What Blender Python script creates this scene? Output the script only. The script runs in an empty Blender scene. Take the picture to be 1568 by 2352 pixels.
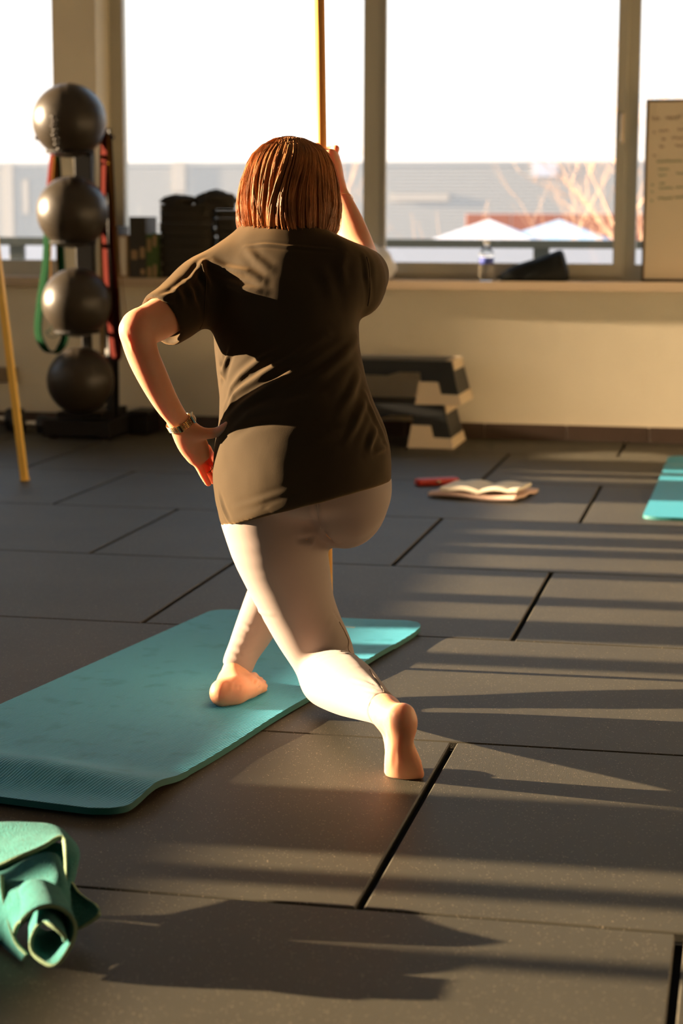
import bpy, bmesh, math, random
import numpy as np
from mathutils import Vector, Matrix, noise
random.seed(7); np.random.seed(7)
SC = bpy.context.scene
COL = SC.collection
PI = math.pi

# ---------------------------------------------------------------- camera
F, PITCH, YAW, ROLL, CAM_H = 4412.7, 0.1511, -0.2082, 0.0031, 1.0749
TILE_X, TILE_Y = -0.572, 2.8468
_f = np.array([math.sin(YAW)*math.cos(PITCH), math.cos(YAW)*math.cos(PITCH), -math.sin(PITCH)])
_r = np.array([math.cos(YAW), -math.sin(YAW), 0.0]); _u = np.cross(_r, _f)
CR = math.cos(ROLL)*_r + math.sin(ROLL)*_u
CU = -math.sin(ROLL)*_r + math.cos(ROLL)*_u
CO = np.array([0, 0, CAM_H])
cam_d = bpy.data.cameras.new('camera'); cam = bpy.data.objects.new('camera', cam_d); COL.objects.link(cam)
cam.matrix_world = Matrix(((CR[0], CU[0], -_f[0], CO[0]), (CR[1], CU[1], -_f[1], CO[1]), (CR[2], CU[2], -_f[2], CO[2]), (0, 0, 0, 1)))
cam_d.sensor_fit = 'VERTICAL'; cam_d.sensor_height = 36; cam_d.sensor_width = 24
cam_d.lens = F/2352*36
cam_d.clip_start = .05; cam_d.clip_end = 500
cam_d.dof.use_dof = True; cam_d.dof.focus_distance = 3.97; cam_d.dof.aperture_fstop = 3.9
SC.camera = cam

# ---------------------------------------------------------------- world, sun, exposure
SUN_DIR = Vector((1, 0.034, -0.18)).normalized()
SUN_STRENGTH = 28.0
W = bpy.data.worlds.new('sky'); SC.world = W; W.use_nodes = True
nt = W.node_tree; nt.nodes.clear()
wo = nt.nodes.new('ShaderNodeOutputWorld'); bg = nt.nodes.new('ShaderNodeBackground')
tc = nt.nodes.new('ShaderNodeTexCoord'); sx = nt.nodes.new('ShaderNodeSeparateXYZ'); rp = nt.nodes.new('ShaderNodeValToRGB')
nt.links.new(tc.outputs['Generated'], sx.inputs[0]); nt.links.new(sx.outputs['Z'], rp.inputs[0])
rp.color_ramp.elements[0].position = 0.0; rp.color_ramp.elements[0].color = (1.0, .80, .66, 1)
rp.color_ramp.elements[1].position = 0.5; rp.color_ramp.elements[1].color = (.50, .70, .94, 1)
e = rp.color_ramp.elements.new(.07); e.color = (1.0, .93, .88, 1)
e = rp.color_ramp.elements.new(.16); e.color = (.93, .95, .98, 1)
nt.links.new(rp.outputs[0], bg.inputs[0]); bg.inputs[1].default_value = 1.4
nt.links.new(bg.outputs[0], wo.inputs[0])
sd = bpy.data.lights.new('sun', 'SUN'); sun = bpy.data.objects.new('sun', sd); COL.objects.link(sun)
sd.energy = SUN_STRENGTH; sd.color = (1.0, .72, .46); sd.angle = math.radians(.53)
sun.rotation_euler = SUN_DIR.to_track_quat('-Z', 'Y').to_euler(); sun.location = (-9, 3, 4)
SC.view_settings.view_transform = 'Standard'; SC.view_settings.look = 'None'
SC.view_settings.exposure = 0.48; SC.view_settings.gamma = 1.0; SC.view_settings.use_curve_mapping = False
SC.cycles.max_bounces = 8; SC.cycles.diffuse_bounces = 5; SC.cycles.transparent_max_bounces = 12

# ---------------------------------------------------------------- geometry of the view (survey helpers, metres)
def ray(px, py): return _f + CR*(px-784)/F - CU*(py-1176)/F
def at(px, py, Y):
    d = ray(px, py); return CO + d*(Y/d[1])
def fl(px, py, z=0.0):
    d = ray(px, py); return CO + d*((z-CAM_H)/d[2])
def scl(P): return F/float((np.asarray(P)-CO) @ _f)

# ---------------------------------------------------------------- materials
def mat(name, col, rough=.6, spec=.5, metal=0., sheen=0., sheen_tint=None, sss=0., sss_r=(.02, .008, .004), coat=0., bump=0., bscale=50., bdist=.002, var=0., vscale=5., vcol=None, trans=0., ior=1.45, emit=None, speck=None, wave=None):
    m = bpy.data.materials.new(name); m.use_nodes = True; t = m.node_tree
    b = t.nodes['Principled BSDF']; I = b.inputs
    I['Base Color'].default_value = (*col, 1); I['Roughness'].default_value = rough
    I['Specular IOR Level'].default_value = spec; I['Metallic'].default_value = metal
    I['Sheen Weight'].default_value = sheen; I['Coat Weight'].default_value = coat
    if sheen_tint: I['Sheen Tint'].default_value = (*sheen_tint, 1); I['Sheen Roughness'].default_value = .5
    if sss: I['Subsurface Weight'].default_value = sss; I['Subsurface Radius'].default_value = sss_r; I['Subsurface Scale'].default_value = 1.0
    I['Transmission Weight'].default_value = trans; I['IOR'].default_value = ior
    if emit: I['Emission Color'].default_value = (*emit[:3], 1); I['Emission Strength'].default_value = emit[3]
    co = t.nodes.new('ShaderNodeTexCoord')
    cur = None
    if var:
        n = t.nodes.new('ShaderNodeTexNoise'); n.inputs['Scale'].default_value = vscale; n.inputs['Detail'].default_value = 5
        t.links.new(co.outputs['Object'], n.inputs[0])
        r = t.nodes.new('ShaderNodeMapRange'); r.inputs[1].default_value = .3; r.inputs[2].default_value = .7
        t.links.new(n.outputs[0], r.inputs[0])
        mx = t.nodes.new('ShaderNodeMix'); mx.data_type = 'RGBA'
        c2 = vcol if vcol else tuple(c*(1-var) for c in col)
        mx.inputs[6].default_value = (*col, 1); mx.inputs[7].default_value = (*c2, 1)
        t.links.new(r.outputs[0], mx.inputs[0]); t.links.new(mx.outputs[2], I['Base Color']); cur = mx.outputs[2]
    if speck:
        v = t.nodes.new('ShaderNodeTexVoronoi'); v.inputs['Scale'].default_value = speck[0]
        t.links.new(co.outputs['Object'], v.inputs[0])
        wn = t.nodes.new('ShaderNodeSeparateColor'); t.links.new(v.outputs['Color'], wn.inputs[0])
        gt = t.nodes.new('ShaderNodeMath'); gt.operation = 'GREATER_THAN'; gt.inputs[1].default_value = speck[1]
        t.links.new(wn.outputs[0], gt.inputs[0])
        mx = t.nodes.new('ShaderNodeMix'); mx.data_type = 'RGBA'; mx.inputs[6].default_value = (*col, 1); mx.inputs[7].default_value = (*speck[2], 1)
        if cur: t.links.new(cur, mx.inputs[6])
        t.links.new(gt.outputs[0], mx.inputs[0]); t.links.new(mx.outputs[2], I['Base Color'])
    if bump:
        n = t.nodes.new('ShaderNodeTexNoise'); n.inputs['Scale'].default_value = bscale; n.inputs['Detail'].default_value = 3
        t.links.new(co.outputs['Object'], n.inputs[0])
        bp = t.nodes.new('ShaderNodeBump'); bp.inputs['Strength'].default_value = bump; bp.inputs['Distance'].default_value = bdist
        t.links.new(n.outputs[0], bp.inputs['Height']); t.links.new(bp.outputs[0], I['Normal'])
    return m

M = {}
M['rubber'] = mat('rubber_tile', (.070, .063, .043), .58, .45, var=.3, vscale=2.2, bump=.4, bscale=500, bdist=.002, speck=(520, .985, (.26, .21, .15)))
M['gap'] = mat('gap_black', (.006, .006, .007), .9, .2)
M['wall'] = mat('painted_plaster', (.82, .735, .56), .85, .3, bump=.5, bscale=120, bdist=.004, var=.06, vscale=3)
M['dark_wall'] = mat('low_bounce_wall', (.09, .085, .08), .8, .3)  # unseen walls, made dark to cut light bouncing onto the woman's back
M['ceil'] = mat('white_ceiling', (.50, .49, .46), .9)
M['sill'] = mat('stone_sill', (.60, .46, .31), .55, .4)
M['base_tile'] = mat('brown_ceramic', (.085, .055, .04), .45, .5, var=.2, vscale=9)
M['grout'] = mat('tan_grout', (.26, .19, .12), .9)
M['frame'] = mat('grey_brown_aluminium', (.52, .49, .40), .5, .5)
M['handle'] = mat('brass_handle', (.75, .6, .4), .3, .5, metal=.9)
M['black_metal'] = mat('black_powder_coat', (.009, .008, .007), .6, .3)
M['ball'] = mat('black_vinyl', (.036, .028, .019), .38, .5, bump=.25, bscale=160, bdist=.001)
M['seam'] = mat('seam_black', (.008, .008, .008), .6)
M['step_black'] = mat('black_plastic', (.020, .022, .022), .5, .5)
M['step_cream'] = mat('cream_plastic', (.74, .60, .42), .5, .4)
M['mat'] = None
M['towel'] = mat('turquoise_terry', (.045, .27, .26), .95, .1, sheen=.25, sheen_tint=(.8, 1, .9), bump=1., bscale=380, bdist=.006, var=.25, vscale=60)
M['towel_edge'] = mat('towel_edge', (.30, .42, .26), .95, .1, bump=1., bscale=500, bdist=.003)
M['skin'] = mat('skin', (.74, .39, .24), .5, .35, sss=.5, sss_r=(.022, .008, .004), bump=.12, bscale=260, bdist=.001, var=.10, vscale=14, vcol=(.70, .33, .19))
M['shirt'] = mat('black_jersey', (.036, .027, .016), .85, .12, sheen=.24, sheen_tint=(1, .62, .28), bump=.35, bscale=900, bdist=.0007)
M['legging'] = mat('beige_jersey', (.335, .265, .235), .75, .2, sheen=.12, bump=.12, bscale=900, bdist=.0005)
M['legging_seam'] = mat('beige_seam', (.36, .25, .18), .8)
M['hair'] = mat('auburn_hair', (.60, .225, .065), .48, .5, var=.5, vscale=22)
M['gold'] = mat('gold', (.78, .55, .27), .22, .5, metal=1.)
M['steel'] = mat('polished_steel', (.8, .77, .7), .12, .5, metal=1.)
M['dial'] = mat('dark_dial', (.03, .015, .01), .15)
M['orange'] = mat('orange_pole_paint', (.98, .46, .12), .4, .4)
M['yellow'] = mat('yellow_pole_paint', (.95, .58, .11), .4, .4)
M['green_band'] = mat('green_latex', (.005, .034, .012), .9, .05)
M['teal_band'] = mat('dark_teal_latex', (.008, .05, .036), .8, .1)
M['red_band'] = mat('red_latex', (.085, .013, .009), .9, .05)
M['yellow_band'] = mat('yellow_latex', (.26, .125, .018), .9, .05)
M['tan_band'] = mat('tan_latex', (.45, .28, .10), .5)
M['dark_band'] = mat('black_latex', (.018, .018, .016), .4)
M['binder'] = mat('dark_binder_card', (.055, .050, .038), .6)  # dark card colour lifted to carry window flare
M['label'] = mat('tan_label', (.40, .26, .13), .7)
M['paper'] = mat('cream_paper', (.80, .72, .58), .8, .2)
M['book_green'] = mat('green_book_card', (.07, .12, .03), .6)
M['book_tan'] = mat('tan_book_card', (.36, .23, .11), .7)
M['pad'] = mat('black_foam', (.050, .045, .035), .9, .1, bump=.3, bscale=90)  # black raised in base colour to include lens flare
M['white_cloth'] = mat('white_cotton', (.85, .85, .88), .9, .1, bump=.5, bscale=60, bdist=.004)
M['pink_cloth'] = mat('pale_pink_terry', (.78, .56, .46), .95, .1, bump=1, bscale=500, bdist=.003)
M['red_case'] = mat('red_case', (.50, .03, .02), .3, .5)
M['bag'] = mat('black_fabric', (.018, .02, .02), .8, .2, bump=.4, bscale=150)
M['board'] = mat('board_white', (.80, .68, .50), .35, .5, var=.03)
M['ink_red'] = mat('ink_brown_red', (.30, .16, .11), .6)
M['ink_green'] = mat('ink_green', (.17, .26, .13), .6)
M['clear'] = mat('clear_plastic', (1, 1, 1), .04, .5, trans=1., ior=1.30)
M['water'] = mat('water', (1, 1, 1), .0, .5, trans=1., ior=1.33)
M['blue_label'] = mat('blue_label', (.10, .14, .55), .5)
M['cap'] = mat('white_cap', (.9, .9, .9), .4)
M['socket'] = mat('brown_socket', (.30, .21, .12), .5)
M['cladding'] = mat('pale_cladding', (.49, .485, .465), .6, .3)
M['patch_cream'] = mat('cream_patch', (.50, .46, .41), .6, .3)
M['brick_red'] = mat('red_fence', (.34, .13, .085), .8)
M['annex'] = mat('white_render', (.62, .64, .70), .8)
M['tent_white'] = mat('white_canvas', (.62, .61, .64), .8)
M['tent_blue'] = mat('blue_canvas', (.34, .48, .62), .8)
M['rail'] = mat('grey_rail', (.06, .068, .06), .5)
M['twig'] = mat('orange_bark', (.66, .44, .29), .9)
M['ground'] = mat('pale_ground', (.55, .53, .52), .9)

def glass_mat():
    m = bpy.data.materials.new('window_glass'); m.use_nodes = True; t = m.node_tree; t.nodes.clear()
    o = t.nodes.new('ShaderNodeOutputMaterial'); mx = t.nodes.new('ShaderNodeMixShader')
    a = t.nodes.new('ShaderNodeBsdfTransparent'); g = t.nodes.new('ShaderNodeBsdfGlossy'); fr = t.nodes.new('ShaderNodeFresnel')
    a.inputs[0].default_value = (.96, .97, .965, 1); g.inputs['Roughness'].default_value = .02; fr.inputs[0].default_value = 1.3
    t.links.new(fr.outputs[0], mx.inputs[0]); t.links.new(a.outputs[0], mx.inputs[1]); t.links.new(g.outputs[0], mx.inputs[2]); t.links.new(mx.outputs[0], o.inputs[0])
    return m
M['glass'] = glass_mat()

def mat_mat():
    m = mat('teal_foam', (.055, .235, .255), .55, .5)
    t = m.node_tree; b = t.nodes['Principled BSDF']
    uv = t.nodes.new('ShaderNodeUVMap'); mp = t.nodes.new('ShaderNodeMapping'); mp.inputs['Rotation'].default_value = (0, 0, math.radians(-10))
    wv = t.nodes.new('ShaderNodeTexWave'); wv.inputs['Scale'].default_value = 2*PI/20/0.0068*1.0/1.0; wv.bands_direction = 'X'
    t.links.new(uv.outputs[0], mp.inputs[0]); t.links.new(mp.outputs[0], wv.inputs[0])
    n = t.nodes.new('ShaderNodeTexNoise'); n.inputs['Scale'].default_value = 14; n.inputs['Detail'].default_value = 6; t.links.new(uv.outputs[0], n.inputs[0])
    r = t.nodes.new('ShaderNodeMapRange'); r.inputs[1].default_value = .55; r.inputs[2].default_value = .75; t.links.new(n.outputs[0], r.inputs[0])
    bp = t.nodes.new('ShaderNodeBump'); bp.inputs['Strength'].default_value = 1.; bp.inputs['Distance'].default_value = .0016
    t.links.new(wv.outputs['Fac'], bp.inputs['Height']); t.links.new(bp.outputs[0], b.inputs['Normal'])
    mx = t.nodes.new('ShaderNodeMix'); mx.data_type = 'RGBA'; mx.inputs[6].default_value = (.04, .33, .50, 1); mx.inputs[7].default_value = (.13, .60, .80, 1)  # rib shading put into the colour: dark grooves, light crests
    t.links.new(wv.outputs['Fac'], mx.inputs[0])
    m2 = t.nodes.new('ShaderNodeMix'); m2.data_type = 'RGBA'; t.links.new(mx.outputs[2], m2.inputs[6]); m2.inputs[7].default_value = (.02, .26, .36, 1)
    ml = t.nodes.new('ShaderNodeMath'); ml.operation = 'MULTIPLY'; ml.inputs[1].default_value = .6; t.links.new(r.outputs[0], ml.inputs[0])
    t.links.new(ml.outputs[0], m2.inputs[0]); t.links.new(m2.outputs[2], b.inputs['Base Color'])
    return m
M['mat'] = mat_mat()
M['mat_side'] = mat('teal_foam_side', (.01, .13, .13), .6)
M['mat_blue'] = mat('blue_foam', (.06, .42, .60), .55, .4, bump=.5, bscale=90, bdist=.002)

# ---------------------------------------------------------------- object helpers
def tag(o, label=None, cat=None, group=None, kind=None):
    if label: o['label'] = label
    if cat: o['category'] = cat
    if group: o['group'] = group
    if kind: o['kind'] = kind
    return o
def empty(name, loc, label=None, cat=None, group=None, rz=0):
    o = bpy.data.objects.new(name, None); COL.objects.link(o); o.location = loc; o.rotation_euler = (0, 0, rz); o.empty_display_size = .05
    return tag(o, label, cat, group)
def link(name, me, m, parent=None, smooth=False, mats=None):
    """mesh built in world coordinates; a parent's location is subtracted (parents are unrotated at build time)"""
    o = bpy.data.objects.new(name, me); COL.objects.link(o)
    for k in (mats or [m]): me.materials.append(k)
    if smooth:
        me.polygons.foreach_set('use_smooth', [True]*len(me.polygons))
    if parent is not None:
        o.parent = parent
        p = parent
        off = Vector(p.location)
        while p.parent: p = p.parent; off += Vector(p.location)
        me.transform(Matrix.Translation(-off))
    return o
def bm_mesh(bm, name='m'):
    me = bpy.data.meshes.new(name); bm.to_mesh(me); bm.free(); return me
def box(bm, x0, x1, y0, y1, z0, z1, bev=0., seg=1, rot=None):
    s = bmesh.new(); bmesh.ops.create_cube(s, size=1)
    bmesh.ops.scale(s, vec=(x1-x0, y1-y0, z1-z0), verts=s.verts)
    if bev: bmesh.ops.bevel(s, geom=s.edges[:], offset=bev, segments=seg, profile=.5, affect='EDGES')
    if rot is not None: bmesh.ops.transform(s, matrix=rot, verts=s.verts)
    bmesh.ops.translate(s, vec=((x0+x1)/2, (y0+y1)/2, (z0+z1)/2), verts=s.verts)
    merge(bm, s)
def merge(bm, s):
    me = bpy.data.meshes.new('t'); s.to_mesh(me); s.free(); bm.from_mesh(me); bpy.data.meshes.remove(me)
def boxo(name, dims, m, parent=None, bev=0., seg=1):
    bm = bmesh.new(); box(bm, *dims, bev=bev, seg=seg); return link(name, bm_mesh(bm), m, parent)
def tube(bm, pts, r, n=10, closed=False, cap=True, flat=None):
    """round tube; r scalar or list; flat=(normal hint, thickness) gives a ribbon"""
    pts = [Vector(p) for p in pts]; N = len(pts); rings = []
    prev = None
    for i, p in enumerate(pts):
        if closed: t = (pts[(i+1) % N]-pts[i-1])
        else: t = pts[min(i+1, N-1)]-pts[max(i-1, 0)]
        t.normalize()
        if flat: a = Vector(flat[0]); a = (a-t*a.dot(t)).normalized()
        elif prev is None: a = t.orthogonal().normalized()
        else: a = (prev-t*prev.dot(t)).normalized()
        prev = a; b = t.cross(a)
        ri = r[i] if hasattr(r, '__len__') else r
        ra, rb = (ri, flat[1]) if flat else (ri, ri)
        rings.append([bm.verts.new(p+a*(ra*math.cos(2*PI*k/n))+b*(rb*math.sin(2*PI*k/n))) for k in range(n)])
    for i in range(N if closed else N-1):
        A, B = rings[i], rings[(i+1) % N]
        for k in range(n): bm.faces.new((A[k], A[(k+1) % n], B[(k+1) % n], B[k]))
    if cap and not closed: bm.faces.new(rings[0][::-1]); bm.faces.new(rings[-1])
def lathe(bm, prof, c, n=32, axis='Z'):
    rings = []
    for r, z in prof:
        ring = []
        for k in range(n):
            a = 2*PI*k/n
            ring.append(bm.verts.new((c[0]+r*math.cos(a), c[1]+r*math.sin(a), c[2]+z)))
        rings.append(ring)
    for A, B in zip(rings, rings[1:]):
        for k in range(n): bm.faces.new((A[k], A[(k+1) % n], B[(k+1) % n], B[k]))
    bm.faces.new(rings[0][::-1]); bm.faces.new(rings[-1])
def prism(bm, poly, y0, y1, f=None):
    """polygon in XZ extruded along Y; f(x,y,z) optional warp"""
    A = [Vector((x, y0, z)) for x, z in poly]; B = [Vector((x, y1, z)) for x, z in poly]
    if f: A = [Vector(f(*p)) for p in A]; B = [Vector(f(*p)) for p in B]
    A = [bm.verts.new(p) for p in A]; B = [bm.verts.new(p) for p in B]; n = len(poly)
    bm.faces.new(A); bm.faces.new(B[::-1])
    for k in range(n): bm.faces.new((A[k], B[k], B[(k+1) % n], A[(k+1) % n]))
    bmesh.ops.recalc_face_normals(bm, faces=bm.faces[:])
def sheet_mesh(fn, nu, nv, thick, uv=None):
    """closed slab from a parametric surface fn(u,v)->(point), both sides; returns mesh, material 0 on faces, 1 on rim"""
    P = np.array([[fn(u, v) for v in np.linspace(0, 1, nv)] for u in np.linspace(0, 1, nu)])
    du = np.gradient(P, axis=0); dv = np.gradient(P, axis=1); Nn = np.cross(du, dv); Nn /= np.linalg.norm(Nn, axis=2, keepdims=True)+1e-9
    T = P+Nn*thick/2; B = P-Nn*thick/2
    V = np.concatenate([T.reshape(-1, 3), B.reshape(-1, 3)]); n = nu*nv
    i, j = np.meshgrid(np.arange(nu-1), np.arange(nv-1), indexing='ij'); a = (i*nv+j).ravel()
    top = np.stack([a, a+nv, a+nv+1, a+1], 1); bot = top[:, ::-1]+n
    rim = []
    loop = [k for k in range(nv)]+[r*nv+nv-1 for r in range(1, nu)]+[(nu-1)*nv+k for k in range(nv-2, -1, -1)]+[r*nv for r in range(nu-2, 0, -1)]
    for a0, b0 in zip(loop, loop[1:]+loop[:1]): rim.append((a0, b0, b0+n, a0+n))
    faces = np.concatenate([top, bot, np.array(rim)])
    me = bpy.data.meshes.new('sheet'); me.from_pydata(V.tolist(), [], faces.tolist())
    idx = np.zeros(len(faces), int); idx[len(top)*2:] = 1
    me['rim_start'] = int(len(top)*2)
    return me, idx

# ================================================================= STRUCTURE
XL, XR, YB, YF, CEIL = -5.4, 1.75, 9.458, -3.0, 2.95
# floor with rubber tiles
fm = bmesh.new(); box(fm, XL-.3, XR+.2, YF-.2, YB+.3, -.2, -.018)
floor = link('floor', bm_mesh(fm), M['gap']); floor['kind'] = 'structure'
tile_meshes = {}
def tile(x0, x1, y0, y1):
    w, d = round(x1-x0, 3), round(y1-y0, 3)
    if w < .03 or d < .03: return
    if (w, d) not in tile_meshes:
        b = bmesh.new(); box(b, -w/2+.007, w/2-.007, -d/2+.0035, d/2-.0035, -.0175, 0, bev=.0025)
        me = bm_mesh(b); me.materials.append(M['rubber']); tile_meshes[(w, d)] = me
    o = bpy.data.objects.new('tile', tile_meshes[(w, d)]); COL.objects.link(o)
    o.location = ((x0+x1)/2, (y0+y1)/2, 0); o.parent = floor
for k in range(-6, 7):
    y0, y1 = max(TILE_Y+k, YF), min(TILE_Y+k+1, YB)
    if y1-y0 < .02: continue
    off = TILE_X+(.5 if k % 2 else 0)
    for n in range(-6, 5):
        x0, x1 = max(off+n, XL), min(off+n+1, XR)
        if x1-x0 > .03: tile(x0, x1, y0, y1)
# back wall: parapet, column, right pier, lintel
def struct(name, dims, m, parent=None):
    bm = bmesh.new()
    for d in dims: box(bm, *d)
    o = link(name, bm_mesh(bm), m, parent)
    if parent is None: o['kind'] = 'structure'
    return o
YW = 9.667
struct('wall_back', [(XL-.3, XR+.2, YB, YB+.35, -.02, .735), (-3.504, -3.272, YB, YB+.35, .736, 2.549), (XL-.3, XR+.2, YB, YB+.35, 2.55, CEIL), (1.35, XR+.2, YB, YB+.35, .736, 2.549), (XL-.3, XL+.12, YB, YB+.35, .736, 2.549)], M['wall'])
# left wall: parapet, piers between the windows, lintel.  Unseen; openings along Y spaced to throw the sun bands
OPEN = [(-2.4, -1.2), (-1.0, .6), (.9, 1.75), (1.80, 2.46), (2.52, 2.75), (2.83, 2.93), (3.30, 4.37), (4.50, 4.69), (4.93, 5.14), (5.27, 5.57), (5.72, 5.95), (6.10, 6.17), (6.36, 6.47), (6.68, 7.20), (7.80, 7.90), (8.05, 8.11), (8.52, 9.30)]
dims = [(XL-.35, XL, YF-.2, YB+.35, -.02, .78), (XL-.35, XL, YF-.2, YB+.35, 2.55, CEIL)]
struct('wall_left', dims+[(XL-.35, XL, YF-.2, .9, .78, 2.55), (XL-.35, XL, 2.94, 3.29, .78, 2.55), (XL-.35, XL, 7.21, 7.79, .78, 2.55), (XL-.35, XL, 9.31, YB+.35, .78, 2.55)], M['wall'])
struct('wall_right', [(XR, XR+.2, 4.6, YB+.35, -.02, CEIL)], M['wall'])
struct('wall_right.001', [(XR, XR+.2, YF-.2, 4.6, -.02, CEIL)], M['dark_wall'])  # near part out of view, darkened to hold back bounce
struct('wall_front', [(XL-.3, XR+.2, YF-.2, YF, -.02, CEIL)], M['dark_wall'])
struct('ceiling', [(XL-.35, XR+.2, YF-.2, YB+.35, CEIL, CEIL+.2)], M['ceil'])
struct('trim_1', [(XL+.0, XR, YB-.030, YB+.25, .735, .777)], M['sill'])
# baseboard of single ceramic tiles
bb = struct('baseboard_back', [(XL, XR, YB-.006, YB, 0, .072)], M['grout'])
bt = bmesh.new(); box(bt, -.199, .199, -.007, 0, 0, .075, bev=.0015); btm = bm_mesh(bt); btm.materials.append(M['base_tile'])
x = -.866-.404*11
while x+.404 < XR:
    o = bpy.data.objects.new('tile', btm); COL.objects.link(o); o.location = (x+.202, YB-.006, .0015); o.parent = bb; x += .404
# back windows
def window(name, x0, x1, z0, z1, mull=(), y=YW, fw=.07, label=None, sash=None):
    e = empty(name, ((x0+x1)/2, y, z0)); e['kind'] = 'structure'
    bm = bmesh.new()
    box(bm, x0, x1, y, y+.07, z0, z0+.082); box(bm, x0, x1, y, y+.07, z1-.07, z1)
    box(bm, x0, x0+fw, y, y+.07, z0+.082, z1-.07); box(bm, x1-fw, x1, y, y+.07, z0+.082, z1-.07)
    for a, b in mull: box(bm, a, b, y-.001, y+.07, z0+.082, z1-.07)
    link('frame', bm_mesh(bm), M['frame'], e)
    edges = [x0+fw]+[v for ab in mull for v in ab]+[x1-fw]
    for a, b in zip(edges[::2], edges[1::2]):
        boxo('pane', (a-.01, b+.01, y+.03, y+.036, z0+.07, z1-.06), M['glass'], e)
    return e
w2 = window('window_2', -3.272, -.60, .777, 2.55, mull=[(-1.936, -1.829)])
bm = bmesh.new()   # opening sash on the right half, standing proud of the frame
sx0, sx1 = -1.829, -.62
box(bm, sx0-.0, sx0+.012, YW-.02, YW, .80, 2.52); box(bm, sx1-.052, sx1, YW-.022, YW, .80, 2.52, bev=.004)
box(bm, sx0, sx1, YW-.02, YW, .80, .862, bev=.004); box(bm, sx0, sx1, YW-.02, YW, 2.45, 2.52, bev=.004)
link('sash', bm_mesh(bm), M['frame'], w2)
h = at(1433, 285, 9.62)
bm = bmesh.new(); box(bm, h[0]-.013, h[0]+.016, 9.632, 9.645, h[2]-.045, h[2]+.06, bev=.004, seg=2)
hp = link('handle', bm_mesh(bm), M['frame'], w2)
bm = bmesh.new(); box(bm, h[0]-.016, h[0]+.002, 9.598, 9.616, h[2]-.095, h[2]+.052, bev=.006, seg=2); box(bm, h[0]-.014, h[0]+.0, 9.61, 9.64, h[2]+.03, h[2]+.05)
link('lever', bm_mesh(bm), M['handle'], hp)
window('window_1', XL+.12, -3.504, .777, 2.55)
w3 = window('window_3', -.60, 1.35, .777, 2.55, fw=.035)
# left windows (they let the low sun in): frames with glass, unseen posts added to block sun into floor bands
def side_window(name, y0, y1, ops):
    x = XL-.30; e = empty(name, (x, (y0+y1)/2, .78)); e['kind'] = 'structure'
    bm = bmesh.new()
    box(bm, x-.04, x+.03, y0, y1, .78, .862); box(bm, x-.04, x+.03, y0, y1, 2.48, 2.55)
    edges = [y0]+[v for ab in ops for v in ab]+[y1]
    for a, b in zip(edges[::2], edges[1::2]):
        if b-a > .004: box(bm, x-.04, x+.03, a, b, .862, 2.48)
    link('frame', bm_mesh(bm), M['frame'], e)
    for a, b in ops: boxo('pane', (x-.003, x+.003, a-.005, b+.005, .85, 2.49), M['glass'], e)
side_window('window_4', .9, 2.94, OPEN[2:6])
side_window('window_5', 3.29, 7.21, OPEN[6:14])
side_window('window_6', 7.79, 9.31, OPEN[14:17])
#@@STRUCT_END
# ================================================================= OUTSIDE
boxo('trim_2', (-60, 40, 12, 90, -3.2, -3.0), M['ground'])['kind'] = 'structure'
bpy.data.objects['trim_2'].name = 'ground'
b = empty('warehouse', (-8, 34, -3), 'long pale grey flat-roofed building beyond the railing', 'building')
zt = at(700, 371, 30)[2]
boxo('wall', (-30, 12, 30.03, 44, -3, zt-.05), M['cladding'], b)
boxo('roof_edge', (-30.05, 12.05, 29.98, 44, zt-.05, zt), M['cladding'], b)
bm = bmesh.new(); z = -2.9
while z < zt-.06:
    box(bm, -30, 12, 29.99, 30.03, z, z+.042); z += .055
tag(link('cladding_board', bm_mesh(bm), M['cladding'], b), kind='stuff')
def facepatch(nm, x0, y0, x1, y1, m, Y=29.97, d=.02):
    a, c = at(x0, y0, Y), at(x1, y1, Y); boxo(nm, (a[0], c[0], Y, Y+d, c[2], a[2]), m, b)
facepatch('pale_patch', 398, 371, 425, 441, M['patch_cream'])  # light reflection put in as a pale coloured strip
facepatch('pale_patch', 900, 445, 1030, 461, M['patch_cream'])
facepatch('pale_patch', 1222, 373, 1280, 405, M['annex'])
facepatch('pale_patch', 52, 412, 66, 490, M['patch_cream'])
facepatch('pale_patch', 8, 376, 32, 545, M['patch_cream'])
a, c = at(1070, 491, 25.5), at(1600, 560, 25.5)
f = empty('red_fence', (a[0], 25.5, -3), 'rust-red board fence standing behind the pale canopies', 'fence')
n = int((c[0]-a[0]+1)/.30)
for k in range(n): boxo('board', (a[0]+k*.30, a[0]+k*.30+.29, 25.5, 25.54, -3, a[2]), M['brick_red'], f, bev=.006)
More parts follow.
